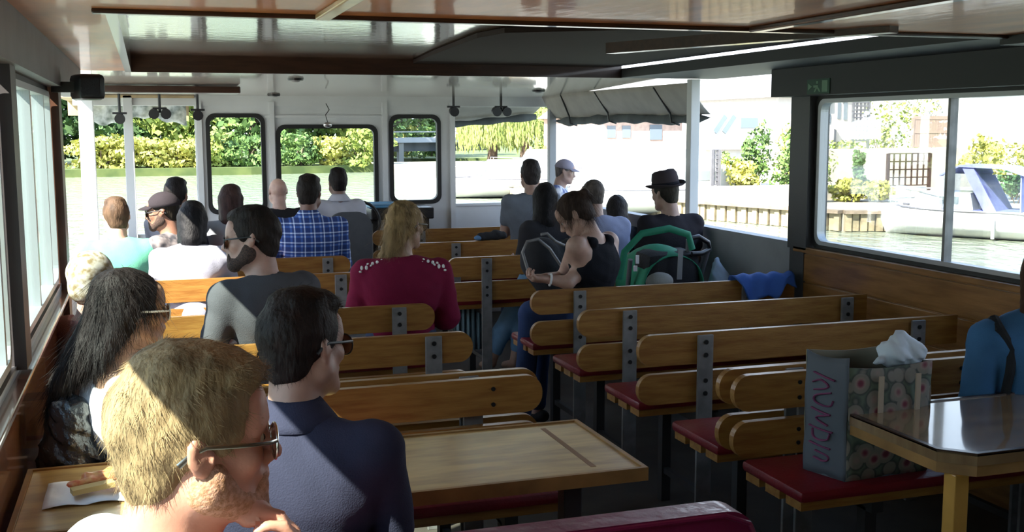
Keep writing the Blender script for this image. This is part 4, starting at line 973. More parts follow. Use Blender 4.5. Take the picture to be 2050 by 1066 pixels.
        hp_ = cap+[E(T(0, -.03, .08), np.array([.075, .09, .05])*s, R, .02*s), C(T(-.01, -.05, .01), T(-.02, -.12, -.12), .076*s, .060*s, .04*s), C(T(-.02, -.12, -.12), T(-.03, -.20, -.22), .058*s, .032*s, .03*s, .7, R[:, 0]), C(T(-.03, -.19, -.21), T(-.03, -.24, -.30), .030*s, .008*s, .03*s, .6, R[:, 0]), C(T(.05, -.03, .0), T(.05, -.10, -.12), .04*s, .03*s, .03*s)]+face+[E(T(.095, .030, -.035), np.array([.034, .040, .048])*s, R, .008*s, '-')]
    if hp_:
        V, Q = sdf_mesh(hp_, min(res, .009), noise=hn)
        if strands:
            nn_, cc_ = tri_normals(V, Q); ii = rng.integers(0, len(Q), strands); n_ = nn_[ii]; p_ = cc_[ii]
            crown = T(0, -.045, .13); fl = p_-crown
            if hair == 'short': fl = fl*np.array([1, 1, .9])+R[:, 1]*.5*s*np.clip(((p_-H)@R[:, 1])/s, 0, 1)[:, None]
            else: fl = fl+np.array([0, 0, -.10])
            fl = fl-n_*(fl*n_).sum(1)[:, None]; fl /= np.linalg.norm(fl, axis=1)[:, None]+1e-9
            fl += rng.normal(size=fl.shape)*.22; fl /= np.linalg.norm(fl, axis=1)[:, None]
            Ls = rng.uniform(.012, .026, strands)*s if hair == 'short' else rng.uniform(.06, .13, strands)*s
            rv, rq = ribbons(p_-n_*.002, fl, n_, Ls, (.00045 if hair == 'short' else .0006), 4, .1 if hair == 'short' else .35, .10 if hair == 'short' else .02, .35)
            Q = np.concatenate([Q, rq+len(V)]); V = np.concatenate([V, rv])
        link('hair', mesh_from(V-O, Q, 'hair'), hr, root, smooth=True)
    if hair == 'hat' or hair == 'cap':
        V, Q = sdf_mesh([infl(c_, -.004*s) for c_ in cap]+face+side, .009); link('hair', mesh_from(V-O, Q, 'hair'), hr, root, smooth=True)
    if beard:
        bp = [infl(p, (.004 if beard.name.startswith('dark') else .0042)*s) for p in HP[2:3]+HP[5:6]+[HP[8]]]+[C(T(-.058, .012, -.03), T(-.050, .02, -.06), .019*s, .021*s, .02*s), C(T(.058, .012, -.03), T(.050, .02, -.06), .019*s, .021*s, .02*s), E(T(0, .090, -.066), np.array([.034, .016, .026])*s, R, .012*s)]
        bp += [E(T(0, .112, -.0605), np.array([.022, .016, .0075])*s, R, .004*s, '-'), E(T(0, .1, .0), np.array([.08, .08, .032])*s, R, .006*s, '-')]
        V, Q = sdf_mesh(bp, min(res, .008), noise=lambda G: .0012*wob(G, 260)); link('beard', mesh_from(V-O, Q, 'beard'), beard, root, smooth=True)
    # eyes, unless hidden
    for sg in (-1, 1):
        e = MB(); c_ = T(sg*.031, .0785, .003)-O; e.ell(c_, (.0125*s,)*3, 14, rings=8); eo = e.build('eye', M['eyewhite'], root, smooth=60)
        MB().ell(T(sg*.031, .0875, .003)-O, (.0058*s, .0058*s, .0058*s), 10, rings=6).build('iris', M['iris'], eo, smooth=60)
    if glasses:
        fm, lm_ = glasses
        gl = MB(); ln = MB()
        for sg in (-1, 1):
            pts_ = []; 
            for k in range(16):
                a = 2*math.pi*k/16; rx, rz = .029, .0235
                X_ = sg*.034+rx*math.cos(a)*(1.0); Z_ = -.002+rz*math.sin(a)*(1 if math.sin(a) > 0 else 1.12)
                pts_.append(T(X_, .108-.35*(abs(X_)-.01)**1.5*1.6, Z_)-O)
            gl.tube(pts_, .0016*s*1.2, 6, closed=True)
            cpt = np.mean(pts_, 0)+R[:, 1]*.002*s
            vs = [ln.bm.verts.new(tuple(p)) for p in pts_]; cv_ = ln.bm.verts.new(tuple(cpt))
            for k in range(16): ln.bm.faces.new((vs[k], vs[(k+1) % 16], cv_))
            gl.tube([T(sg*.063, .100, .006)-O, T(sg*.078, .085, .008)-O, T(sg*.083, .04, .010)-O, T(sg*.083, .0, .012)-O, T(sg*.083, -.018, .006)-O, T(sg*.081, -.036, -.010)-O], [.0018*s, .0020*s, .0022*s, .0022*s, .0026*s, .003*s], 6, flat=1.6)
        gl.tube([T(-.008, .108, .006)-O, T(0, .113, .008)-O, T(.008, .108, .006)-O], .0016*s, 6)
        go = gl.build('sunglasses', fm, root, smooth=60); ln.build('lens', lm_, go)
    if extra: extra(root, O, T, R, s, dict(N=N, SL=SL, SR=SR, ch=ch, tr=tr, tf=tf, up=up, P=Pv, torso=torso, sleeves=sleeves, res=res))
    return root
M['eyewhite'] = mat('eye_white', (.75, .72, .68), .25); M['iris'] = mat('iris', (.04, .025, .02), .2)

def brim_hat(mt, cone=True, bandm=None, brim=.16, name='hat'):
    def f(root, O, T, R, s, d):
        b = MB()
        def g(u, v):
            a = 2*math.pi*u
            if v < .5:
                k = v/.5; r = .088*(1-.0*k)+(.0)*k; r = .092-.012*k if k < .75 else (.083-.09*(k-.75)*3.2); z = .062+.095*k-(.02*max(0, math.cos(a))*(k > .7)); 
                return T(math.sin(a)*max(r, .004)*.95, -.012+math.cos(a)*max(r, .004)*1.12, z)-O
            return None
        rings = [(.010, .158), (.045, .170), (.070, .168), (.083, .148), (.090, .11), (.093, .062), (.115, .055), (brim-.012, .052), (brim, .060)]
        def g2(u, v):
            a = 2*math.pi*u; i = min(int(v*(len(rings)-1)+.001), len(rings)-1); r, z = rings[i]
            dip = -.018*(abs(math.sin(a))**2)*(-1 if i >= 7 else 0)*1 + (-.012*max(0, math.cos(a)) if i < 3 else 0)
            return T(math.sin(a)*r*.95, -.012+math.cos(a)*r*1.10, z+dip*1.2)-O
        b.grid(g2, 28, len(rings), close_u=True); o = b.build(name, mt, root, smooth=60, solid=.004)
        if bandm:
            b2 = MB(); b2.grid(lambda u, v: T(math.sin(2*math.pi*u)*.094*.95, -.012+math.cos(2*math.pi*u)*.094*1.11, .064+.02*v)-O, 28, 2, close_u=True); b2.build('hat_band', bandm, o, smooth=60, solid=.003)
    return f
def base_cap(mt):
    def f(root, O, T, R, s, d):
        b = MB()
        def g(u, v):
            a = 2*math.pi*u; p = v*math.pi/2; return T(math.sin(a)*.089*math.cos(p), -.012+math.cos(a)*.108*math.cos(p), .034+.098*math.sin(p))-O
        b.grid(g, 24, 8, close_u=True)
        o = b.build('cap', mt, root, smooth=60, solid=.004)
        b = MB()
        def g3(u, v):
            a = (u-.5)*2.0; r = 1+.0*v; return T(math.sin(a)*(.088), -.012+math.cos(a)*.105+.065*v*max(.0, math.cos(a)), .040-.02*v+.012*math.cos(a*1.5))-O
        b.grid(g3, 14, 4).build('brim', mt, o, smooth=60, solid=.004)
    return f
# ================================================================== the people aboard
silverf = mat('silver_frame', (.75, .74, .72), .25, metal=1); blackf = M['black']; whitef = mat('white_frame', (.8, .78, .7), .3)
blond = (.40, .265, .14)
stub = mat('ginger_stubble', (.36, .16, .08), .7, c2=(.58, .30, .21), scale=150, bump=.3, bscale=300)
dkbeard = mat('dark_beard', (.035, .022, .018), .8, c2=(.10, .055, .04), scale=160, bump=.8, bscale=300)
# 1 blond man
def blond_arm():
    # hand brought up under the chin
    H = onY(388, 880, 1.32); f = rotz(math.radians(84))[:, 1]; r = rotz(math.radians(84))[:, 0]
    wr = H+f*.105-np.array([0, 0, .20])+r*.02; el = wr+f*.10-np.array([0, 0, .20])+r*.04
    return el, wr
el, wr = blond_arm(); f84 = rotz(math.radians(84))
person('blond man in silver sunglasses at the left window, chin on hand, pale shirt', 386, 880, 1.32, .855, 80, 2, 2, tyaw=62, lean=(.0, -.07), hair='short', hc=blond, top='tee', tc=(.62, .55, .56),
       sk=(.62, .28, .20), glasses=(silverf, M['lens']), beard=stub, res=.0055, strands=15000, armR=(el, wr, 1), handR=(np.array([0, 0, 1.])+f84[:, 1]*.05, -f84[:, 1], .75, 1), hands=True, jeans=(.06, .07, .1), seat=.505)
# 2 navy polo
person('dark haired man in a navy polo shirt and dark sunglasses at the table', 606, 694, 2.20, .87, 52, 4, -3, tyaw=22, lean=(-.02, -.05), hair='short', hc=(.022, .014, .012), top='polo', tc=(.034, .034, .062), collar=True,
       sk=(.42, .24, .18), glasses=(blackf, M['lens']), res=.0075, strands=9000, wid=1.12, drop=.015)
# 3 long dark hair
pat1 = mat('black_white_print', (.85, .84, .86), .8, bump=.1)
person('woman with long dark windblown hair and white framed sunglasses, white top, at the left window', 262, 622, 2.98, .84, 72, 2, 4, tyaw=60, lean=(-.02, .05), hair='wind', hc=(.018, .013, .013), top='tank', tm=pat1,
       sk=(.42, .25, .17), glasses=(whitef, M['lens']), res=.0075, strands=5000, female=True, armL=((.02, .10, -.26), (.14, .28, -.22)), armR=((.06, -.03, -.27), (.0, .16, -.33)), wid=.95, jeans=(.02, .025, .03), drop=.02)
# 4 bearded man, grey t-shirt
person('bearded man in a charcoal T-shirt and sunglasses turned to the left', 505, 480, 4.22, .94, -78, 3, 4, tyaw=-28, lean=(.06, -.10), hair='short', hc=(.025, .017, .014), top='tee', tc=(.085, .085, .095), sk=(.48, .28, .22),
       glasses=(blackf, M['lens']), beard=dkbeard, res=.009, strands=5000, armL=((-.08, .02, -.30), (-.14, .24, -.34)), wid=1.08)
# 5 child with a floral headscarf
flo = mat('floral_scarf', (.58, .52, .45), .8, c2=(.22, .15, .07), scale=42, detail=2)
def scarf(root, O, T, R, s, d):
    V, Q = sdf_mesh([E(T(0, -.016, .040), np.array([.092, .112, .100])*s, R, .01*s), E(T(0, -.07, -.02), np.array([.07, .05, .06])*s, R, .02*s), E(T(0, .105, -.045), np.array([.075, .075, .088])*s, R, .010*s, '-')], .009, noise=lambda G: .003*wob(G, 60))
    link('headscarf', mesh_from(V-O, Q, 'headscarf'), flo, root, smooth=True)
person('child in a floral headscarf by the left window, behind the long haired woman', 186, 566, 4.28, .86, 30, 0, 0, lean=(.10, .0), wid=.75, armL=((.02, .10, -.26), (.14, .28, -.22)), hair='crop', hc=(.2, .12, .06), top='wide', tc=(.34, .17, .16), sk=(.62, .40, .32), res=.011, extra=scarf, female=True)
# 6 mint shirt
person('brown haired person in a mint green T-shirt on the left foredeck', 232, 436, 6.45, .84, -14, 6, 0, tyaw=5, lean=(.06, -.04), hair='short', hc=(.10, .06, .035), top='tee', tc=(.12, .40, .27), sk=(.55, .33, .25), res=.011, wid=1.12)
# 7 cap man
chk = mat('dark_plaid', (.25, .22, .22), .85, c2=(.05, .05, .06), scale=30, detail=1)
person('man in a dark cap and sunglasses in profile, patterned shirt, face turned left', 326, 424, 6.5, .84, -78, 6, 0, tyaw=-50, lean=(.03, -.05), hair='cap', hc=(.02, .015, .01), top='tee', tm=chk, sk=(.26, .13, .085), beard=dkbeard, glasses=(blackf, M['lens']), res=.010, extra=base_cap(cloth((.03, .025, .03))), wid=.9)
# 8 behind him
person('dark haired person in a dark navy top behind the man in the cap', 353, 392, 7.35, .86, 20, 4, 0, lean=(.1, -.05), tyaw=30, hair='short', hc=(.015, .012, .012), top='long', tc=(.018, .022, .035), sk=(.3, .18, .13), res=.011)
# 9 white shirt
person('black haired person leaning forward in a wide white shirt', 386, 446, 6.12, .84, 10, 22, 0, tyaw=6, lean=(-.02, -.12), hair='shoulder', hc=(.010, .010, .012), top='long', tc=(.36, .37, .45), sk=(.45, .28, .2), res=.010, wid=1.15, female=True, drop=.02)
# 10 brown haired woman
person('woman with shoulder length brown hair in a grey top, first front window behind her', 463, 405, 7.45, .86, 15, 6, 0, hair='shoulder', hc=(.05, .028, .025), top='wide', tc=(.22, .24, .27), sk=(.5, .32, .25), res=.011, female=True)
# 11 bald man
person('balding man in a black top near the middle front window', 556, 384, 8.0, .80, -10, 0, 0, hair='none', top='long', tc=(.02, .02, .025), sk=(.55, .36, .30), res=.011, wid=1.1)
# 12 plaid shirt
def plaid():
    m = bpy.data.materials.new('blue_plaid'); m.use_nodes = True; n = m.node_tree; b = n.nodes['Principled BSDF']; b.inputs['Roughness'].default_value = .9
    t = n.nodes.new('ShaderNodeTexCoord'); s3 = n.nodes.new('ShaderNodeSeparateXYZ'); n.links.new(t.outputs['Object'], s3.inputs[0])
    outs = []
    for ax, fr, ph in ((0, 17.0, 0), (2, 17.0, .3)):
        mm = n.nodes.new('ShaderNodeMath'); mm.operation = 'MULTIPLY'; mm.inputs[1].default_value = fr; n.links.new(s3.outputs[ax], mm.inputs[0])
        fr_ = n.nodes.new('ShaderNodeMath'); fr_.operation = 'FRACT'; n.links.new(mm.outputs[0], fr_.inputs[0])
        r = n.nodes.new('ShaderNodeValToRGB'); r.color_ramp.interpolation = 'CONSTANT'; e = r.color_ramp.elements
        e[0].position = 0; e[0].color = (0, 0, 0, 1); e[1].position = .42; e[1].color = (.45, .45, .45, 1); q = e.new(.62); q.color = (0, 0, 0, 1); q = e.new(.80); q.color = (1, 1, 1, 1); q = e.new(.93); q.color = (0, 0, 0, 1)
        n.links.new(fr_.outputs[0], r.inputs[0]); outs.append(r.outputs[0])
    ad = n.nodes.new('ShaderNodeMath'); ad.operation = 'ADD'; n.links.new(outs[0], ad.inputs[0]); n.links.new(outs[1], ad.inputs[1])
    dv = n.nodes.new('ShaderNodeMath'); dv.operation = 'MULTIPLY'; dv.inputs[1].default_value = .62; dv.use_clamp = True; n.links.new(ad.outputs[0], dv.inputs[0])
    r = n.nodes.new('ShaderNodeValToRGB'); e = r.color_ramp.elements; e[0].color = (.015, .04, .17, 1); e[1].color = (.60, .70, .85, 1); q = e.new(.35); q.color = (.04, .12, .42, 1)
    n.links.new(dv.outputs[0], r.inputs[0]); n.links.new(r.outputs[0], b.inputs['Base Color']); return m
person('dark haired man in a blue and white checked shirt', 619, 388, 6.95, .90, 22, 4, 0, tyaw=8, lean=(.02, -.06), hair='short', hc=(.015, .012, .01), top='long', tm=plaid(), sk=(.2, .11, .08), res=.010, wid=1.2, drop=.015, collar=True)
# 13 the helmsman
person('helmsman in a white shirt sitting in the grey helm chair', 676, 366, 8.10, .82, -6, 0, 0, tyaw=-8, lean=(.07, -.05), hair='short', hc=(.015, .012, .012), top='long', tc=(.48, .50, .58), sk=(.22, .13, .10), res=.010, collar=True, seat=.52)
# 14 woman in burgundy
def lace(root, O, T, R, s, d):
    for sg, S in ((-1, d['SL']), (1, d['SR'])):
        b = MB()
        for k in range(16):
            u = .4+.6*k/15; p = d['N']*(1-u)+S*u+np.array([0, 0, .028+.012*math.sin(k*2)])*s-d['tf']*(.045+.012*math.cos(k*1.7))*s*1.3
            p = p+d['tr']*sg*.02*s
            b.ell(p-O, (.0075, .005, .005+.003*(k % 3)), 6, rings=5)
        b.build('lace_trim', M['paper'], root)
person('blond woman in a burgundy blouse with white lace shoulders, ponytail over her back', 812, 452, 4.95, .90, 48, 4, 0, tyaw=10, lean=(-.03, -.07), hair='ponytail', hc=(.42, .29, .14), top='wide', tc=(.19, .012, .045), sk=(.50, .32, .24), glasses=(blackf, M['lens']), res=.008, strands=5000, wid=1.12, female=True, extra=lace, drop=.02)
# 15 grey shirt right
person('dark haired man in a grey shirt at the front right, facing the bow', 1062, 352, 7.62, .88, 8, 2, 0, hair='short', hc=(.03, .025, .025), top='tee', tc=(.13, .15, .18), sk=(.35, .22, .17), res=.011, wid=1.1, lean=(-.03, -.04))
# 16 long black hair
person('woman with very long black hair, in jeans rolled up over bare feet', 1092, 400, 6.62, .86, 25, 6, 0, tyaw=-20, hair='long', hc=(.010, .009, .010), top='long', tc=(.03, .03, .035), sk=(.42, .26, .19), res=.009, female=True, lean=(-.06, -.02), bare=True, jeans=(.16, .30, .46),
       knee=[(onY(1005, 665, 6.60), onY(985, 722, 6.60)+np.array([0, 0, .0])), (onY(1045, 655, 6.55), onY(1030, 722, 6.55))], strands=2500)
# 17 child standing
pr = mat('white_blue_print', (.75, .78, .85), .8, c2=(.08, .12, .3), scale=22, detail=1)
person('grey haired child standing at the bow in a lavender cap and white blue printed top', 1131, 344, 7.75, .70, 115, 12, 0, tyaw=120, lean=(-.02, -.02), hair='cap', hc=(.2, .18, .18), top='tee', tm=pr, sk=(.45, .3, .26), legs='stand', res=.010, extra=base_cap(cloth((.35, .34, .45))))
# 18 woman in a black tank top
def strap(root, O, T, R, s, d): pass
H18 = onY(1152, 430, 5.12)
elR = onY(1137, 566, 5.00); wrR = onY(1098, 560, 5.02)
elL = onY(1128, 556, 5.30); wrL = onY(1092, 556, 5.12)
kn18 = [(onY(1085, 625, 5.36)+np.array([0, 0, .0]), onY(1075, 800, 5.33)*np.array([1, 1, 0])+np.array([0, 0, .08])), (onY(1062, 628, 5.18), onY(1045, 800, 5.18)*np.array([1, 1, 0])+np.array([0, 0, .08]))]
wm_ = {}
def watch(root, O, T, R, s, d):
    p = wrL*0+wrR; dd = nrm(elR-wrR)
    q = p+dd*.01
    x = nrm(np.cross(dd, [0, 0, 1])); y_ = np.cross(dd, x)
    MB().tube([q-O+(x*math.cos(a)+y_*math.sin(a))*.028 for a in np.linspace(0, 2*math.pi, 13)[:-1]], .006, 6, closed=True).build('white_wristwatch', M['white'], root)
person('woman in a black tank top bent over her phone, elbow on the bench', 1152, 430, 5.12, .88, -62, 38, 0, tyaw=-35, lean=(.115, -.035), hair='bun', hc=(.07, .045, .035), top='tank', tc=(.012, .013, .018), sk=(.52, .33, .26), res=.0065, female=True, strands=2500,
       armR=(elR, wrR, 1), armL=(elL, wrL, 1), handR=(np.array([-1, .05, .05]), np.array([0, .3, .9]), .8, 1), handL=(np.array([-1, -.1, 0]), np.array([0, -.2, .9]), .8, -1), knee=kn18, jeans=(.04, .07, .17), extra=watch, drop=-.01)
# 19 blue grey shirt
person('man with cropped greying hair in a lavender blue shirt, behind the tank top woman', 1186, 392, 6.60, .84, -14, 6, 0, tyaw=10, hair='crop', hc=(.10, .085, .075), top='tee', tc=(.26, .29, .42), sk=(.4, .26, .2), res=.010, wid=1.2, lean=(.10, -.06), drop=.02)
# 20
person('dark haired person between the lavender shirt and the man in the hat', 1234, 420, 7.0, .80, 10, 5, 0, hair='long', hc=(.02, .016, .016), top='long', tc=(.03, .035, .045), sk=(.4, .26, .2), res=.011, wid=.8, lean=(-.06, -.04))
# 21 hat
person('man in a dark trilby hat and black shirt beside the bright white post', 1332, 388, 5.98, .84, -20, 4, -7, tyaw=0, hair='hat', hc=(.03, .025, .02), top='tee', tc=(.018, .016, .02), sk=(.35, .22, .17), res=.010, wid=1.1, extra=brim_hat(cloth((.05, .04, .045)), bandm=cloth((.015, .015, .02)), brim=.14), lean=(-.03, -.05))
# 22 denim person
strapm = M['fabblack']
def backstrap(root, O, T, R, s, d):
    N, SL, tr, tf, ch = d['N'], d['SL'], d['tr'], d['tf'], d['ch']
    SR_ = d['SR']
    z_ = np.array([0, 0, 1.])
    MB().tube([SR_-tr*.03*s+z_*.050*s-tf*.05*s-O, SR_-tr*.02*s+z_*.072*s-O, SR_-tr*.01*s+z_*.045*s+tf*.06*s-O, ch+tr*.145*s+tf*.085*s+z_*.05*s-O, ch+tr*.155*s+tf*.095*s-z_*.03*s-O, ch+tr*.165*s+tf*.085*s-z_*.12*s-O, ch+tr*.165*s+tf*.04*s-z_*.22*s-O], .017, 8, flat=.7).build('bag_strap', strapm, root)
person('person in a blue denim shirt with dark bag strap, at the right edge', 2108, 560, 2.72, .92, 205, 4, 0, tyaw=195, lean=(0, -.04), hair='shoulder', hc=(.10, .05, .03), top='long', tc=(.06, .17, .34), sk=(.5, .32, .25), res=.011, extra=backstrap, wid=1.15, jeans=(.02, .04, .10), armR=((.07, .05, -.27), (-.06, .26, -.26)))

# ================================================================== things lying about
# blue jacket on the first right hand bench
def jk(u, v):
    x = 2.83+(3.17-2.83)*u*1.0; t = v
    yy = 4.94-.030+.0*v; zz = .785
    # drape: behind -> over the top -> down the camera side
    if t < .35: k = t/.35; y_ = 4.985; z_ = .62+.165*k
    elif t < .55: k = (t-.35)/.2; y_ = 4.985-.085*k; z_ = .785+.012*math.sin(k*math.pi)
    else: k = (t-.55)/.45; y_ = 4.90-.012*k; z_ = .785-(.085+.03*math.sin(u*5)+.02*math.sin(u*13))*k
    return (x+.08*(1-k if t > .55 else 1)*0-.05*(1-u)*(t > .55)*k*-1, y_+.008*math.sin(u*17+t*6), z_+.006*math.sin(u*23+t*9))
jb = MB().grid(jk, 34, 20)
o = jb.build('blue_jacket', mat('blue_jacket_cloth', (.05, .14, .48), .8, vary=.2, bump=.4, bscale=20), smooth=60, solid=.008)
tag(o, 'bright blue jacket draped over the bench back by the right wall', 'jacket')
# stroller
g = mat('green_fabric', (.012, .22, .12), .7, bump=.3, bscale=30)
sc = onY(1330, 520, 5.62)
st = wthing('stroller', 'pushchair with green hood and black ring handle in front of the man in the hat', 'stroller', (sc[0], sc[1], 0))
def P(px, py, Y): return onY(px, py, Y)
def hood(u, v):
    a = math.pi*(u); c0 = P(1318, 560, 5.62); rx = .185; rz = .26; yy = -.20+.42*v
    k = math.sqrt(max(0, 1-(yy/.36)**2)); return (c0[0]-rx*math.cos(a)*(1-.1*v), c0[1]+yy, c0[2]-.06+rz*math.sin(a)**.75*k if math.sin(a) > 0 else c0[2]-.06)
MB().grid(hood, 22, 8).build('hood', g, st, smooth=60, solid=.006)
MB().tube([P(1240, 560, 5.40), P(1250, 505, 5.40), P(1285, 468, 5.40), P(1340, 458, 5.40), P(1378, 470, 5.40), P(1386, 500, 5.40)], .020, 8, flat=.5).build('hood_rim', g, st, smooth=60)
c0 = P(1318, 560, 5.62)
MB().box((c0[0]+.005, c0[1]-.08, c0[2]-.07), (.33, .22, .50), rot=(.05, 0, 0), bev=.05).build('seat_shell', M['fabblack'], st, smooth=40)
hd = [P(1382, 478, 5.45), P(1398, 474, 5.45), P(1418, 486, 5.45), P(1421, 500, 5.45), P(1404, 508, 5.42), P(1385, 509, 5.42)]
MB().tube(hd, .014, 8).build('ring_handle', M['black'], st, smooth=60)
fr = MB()
fr.tube([P(1418, 500, 5.45), P(1400, 560, 5.5), (c0[0]+.15, 5.75, .1)], .014, 8).tube([P(1378, 480, 5.45), P(1375, 560, 5.5), (c0[0]-.10, 5.35, .1)], .014, 8).tube([(c0[0]-.18, 5.75, .1), P(1262, 520, 5.5)], .014, 8)
fr.tube([(c0[0]+.15, 5.75, .1), (c0[0]-.18, 5.75, .1)], .012, 8).tube([(c0[0]-.18, 5.35, .1), (c0[0]+.15, 5.35, .1)], .012, 8).tube([(c0[0]-.18, 5.35, .1), (c0[0]-.18, 5.75, .1)], .012, 8).tube([(c0[0]+.15, 5.35, .1), (c0[0]+.15, 5.75, .1)], .012, 8)
fr.build('frame', M['header'], st, smooth=60)
for wx in (-.18, .15):
    for wy in (5.35, 5.75):
        MB().tube([(c0[0]+wx+math.cos(0)*0, wy+.075*math.cos(a), .1+.075*math.sin(a)) for a in np.linspace(0, 2*math.pi, 17)[:-1]], .02, 8, closed=True).cyl((c0[0]+wx-.015, wy, .1), (c0[0]+wx+.015, wy, .1), .03).build('wheel', M['rubber'], st, smooth=60)
MB().bar(P(1363, 500, 5.36), P(1360, 560, 5.36), .028, .006).build('reflective_strap', M['greypaint'], st)
MB().box(P(1276, 520, 5.38), (.018, .008, .045)).box(P(1272, 538, 5.38), (.02, .008, .03)).build('buckle', M['white'], st)
# blue white plastic bag
bq = P(1437, 545, 5.6)
V, Q = sdf_mesh([C(bq+[-.01, 0, .07], bq+[.02, 0, -.10], .018, .095, .03, .7, [0, 1, 0]), E(bq+[.02, 0, -.15], np.array([.10, .07, .09]), None, .03)], .008, noise=lambda G: .008*wob(G, 70))
o = link('plastic_bag', mesh_from(V, Q, 'bag'), mat('bag_plastic', (.55, .68, .85), .4, vary=.2), smooth=True); tag(o, 'pale blue plastic bag hanging beside the pushchair', 'bag')
# grey rounded cushion or seat top beyond bench A
bq = P(1320, 565, 5.08)
V, Q = sdf_mesh([E(bq, np.array([.075, .05, .05]), None, .02)], .007, noise=lambda G: .003*wob(G, 50)); o = link('grey_bundle', mesh_from(V, Q, 'b'), cloth((.28, .28, .27)), smooth=True)
tag(o, 'rounded grey cloth bundle peeking over the bench below the pushchair', 'bundle')
# black rucksack with looped handle beside the tank top woman
bq = P(1098, 545, 5.9)
rk = wthing('black_rucksack', 'large black rucksack with looped grey piping left of the tank top woman', 'bag', (bq[0], 5.9, .5))
V, Q = sdf_mesh([C(P(1085, 520, 5.9), P(1125, 600, 5.9), .13, .10, .04, .8, [0, 1, 0]), C(P(1140, 505, 5.9), P(1135, 590, 5.9), .08, .09, .05, .8, [0, 1, 0])], .010, noise=lambda G: .004*wob(G, 40))
o = link('bag_body', mesh_from(V, Q, 'b'), M['fabblack'], rk, smooth=True); o.matrix_parent_inverse = Matrix.Translation(-rk.location)
MB().tube([P(1058, 545, 5.77), P(1046, 505, 5.77), P(1055, 484, 5.77), P(1078, 480, 5.77), P(1100, 498, 5.77), P(1125, 535, 5.77), P(1135, 560, 5.77)], .009, 8).build('piping_loop', M['steel'], rk, smooth=60)
MB().tube([P(1083, 470, 5.8), P(1095, 468, 5.8), P(1112, 484, 5.8), P(1130, 492, 5.8)], .009, 8).build('strap', M['steel'], rk, smooth=60)
# small dark bag on a front bench
bq = P(985, 474, 7.32)
sb = wthing('small_bag', 'small dark blue and black bag lying on top of a front right bench back', 'bag', bq)
V, Q = sdf_mesh([C(bq+[-.08, 0, -.0], bq+[.08, 0, .005], .030, .028, .03, .9, [0, 1, 0]), E(bq+[.03, 0, .02], np.array([.04, .03, .025]), None, .02)], .007, noise=lambda G: .006*wob(G, 90)); o = link('bag_body', mesh_from(V, Q, 'b'), M['fabblack'], sb, smooth=True); o.matrix_parent_inverse = Matrix.Translation(-sb.location)
MB().ell(bq+[-.10, -.01, -.005], (.035, .02, .018)).build('blue_pocket', cloth((.12, .25, .45)), sb, smooth=60)
# helm: chair, console, blue box
hc_ = P(705, 455, 7.86)
hch = wthing('helm_chair', 'dark grey rounded helm chair behind the helmsman', 'chair', (hc_[0], 7.9, 0))
MB().prism(rrect(hc_[0]-.17, hc_[0]+.14, .42, P(700, 425, 7.86)[2], .10, 6), .05, XZ(7.88)).build('backrest', cloth((.10, .11, .125)), hch)
MB().bb(hc_[0]-.22, hc_[0]+.22, 7.90, 8.3, .44, .51, bev=.02).build('seat', cloth((.10, .11, .125)), hch, smooth=40)
MB().cyl((hc_[0], 8.08, 0.02), (hc_[0], 8.08, .44), .04).cyl((hc_[0], 8.08, 0), (hc_[0], 8.08, .02), .2, 24).build('pedestal', M['steel'], hch)
a = P(736, 416, 8.6); b = P(800, 470, 8.6)
co = wthing('helm_console', 'black helm console below the front windows', 'console', ((a[0]+b[0])/2, 8.6, 0))
MB().bb(a[0], b[0]+.25, 8.45, 8.78, a[2]-.09, a[2], bev=.01).build('panel_top', M['black'], co)
MB().bb(a[0]+.02, a[0]+.06, 8.5, 8.75, 0, a[2]-.08).bb(b[0]+.15, b[0]+.22, 8.5, 8.75, 0, a[2]-.08).build('support', M['black'], co)
MB().tube([(a[0]-.10+.16*math.cos(t), 8.42, a[2]-.10+.16*math.sin(t)) for t in np.linspace(0, 2*math.pi, 25)[:-1]], .012, 8, closed=True).cyl((a[0]-.10, 8.42, a[2]-.1), (a[0]-.10, 8.55, a[2]-.1), .02).build('steering_wheel', M['black'], co)
MB().bb(a[0]-.13, a[0]+.02, 8.5, 8.6, a[2]-.12, a[2]-.08).build('wheel_bracket', M['black'], co)
bx = P(765, 411, 8.55)
lb = wthing('blue_tray', 'light blue tray on the helm console', 'tray', (bx[0], 8.58, a[2]))
MB().bb(bx[0]-.11, bx[0]+.11, 8.48, 8.68, a[2], a[2]+.03, bev=.012).build('tray_base', mat('light_blue', (.12, .35, .6), .4), lb)
MB().frame(rrect(bx[0]-.115, bx[0]+.115, 8.475, 8.685, .03), rrect(bx[0]-.10, bx[0]+.10, 8.49, 8.67, .025), .012, Matrix.Translation((0, 0, a[2]+.028))).build('tray_rim', mat('light_blue_rim', (.25, .5, .75), .4), lb)
# pink wrapper in the bearded man's hand
q = P(468, 684, 4.12)
V, Q = sdf_mesh([E(q, np.array([.035, .03, .014]), None, .01), E(q+[.02, 0, .01], np.array([.02, .02, .012]), None, .01)], .004, noise=lambda G: .004*wob(G, 150)); o = link('crumpled_wrapper', mesh_from(V, Q, 'w'), mat('pink_foil', (.8, .45, .55), .3, c2=(.9, .9, .9), scale=40), smooth=True)
tag(o, 'small crumpled pink and white wrapper held by the bearded man', 'wrapper')
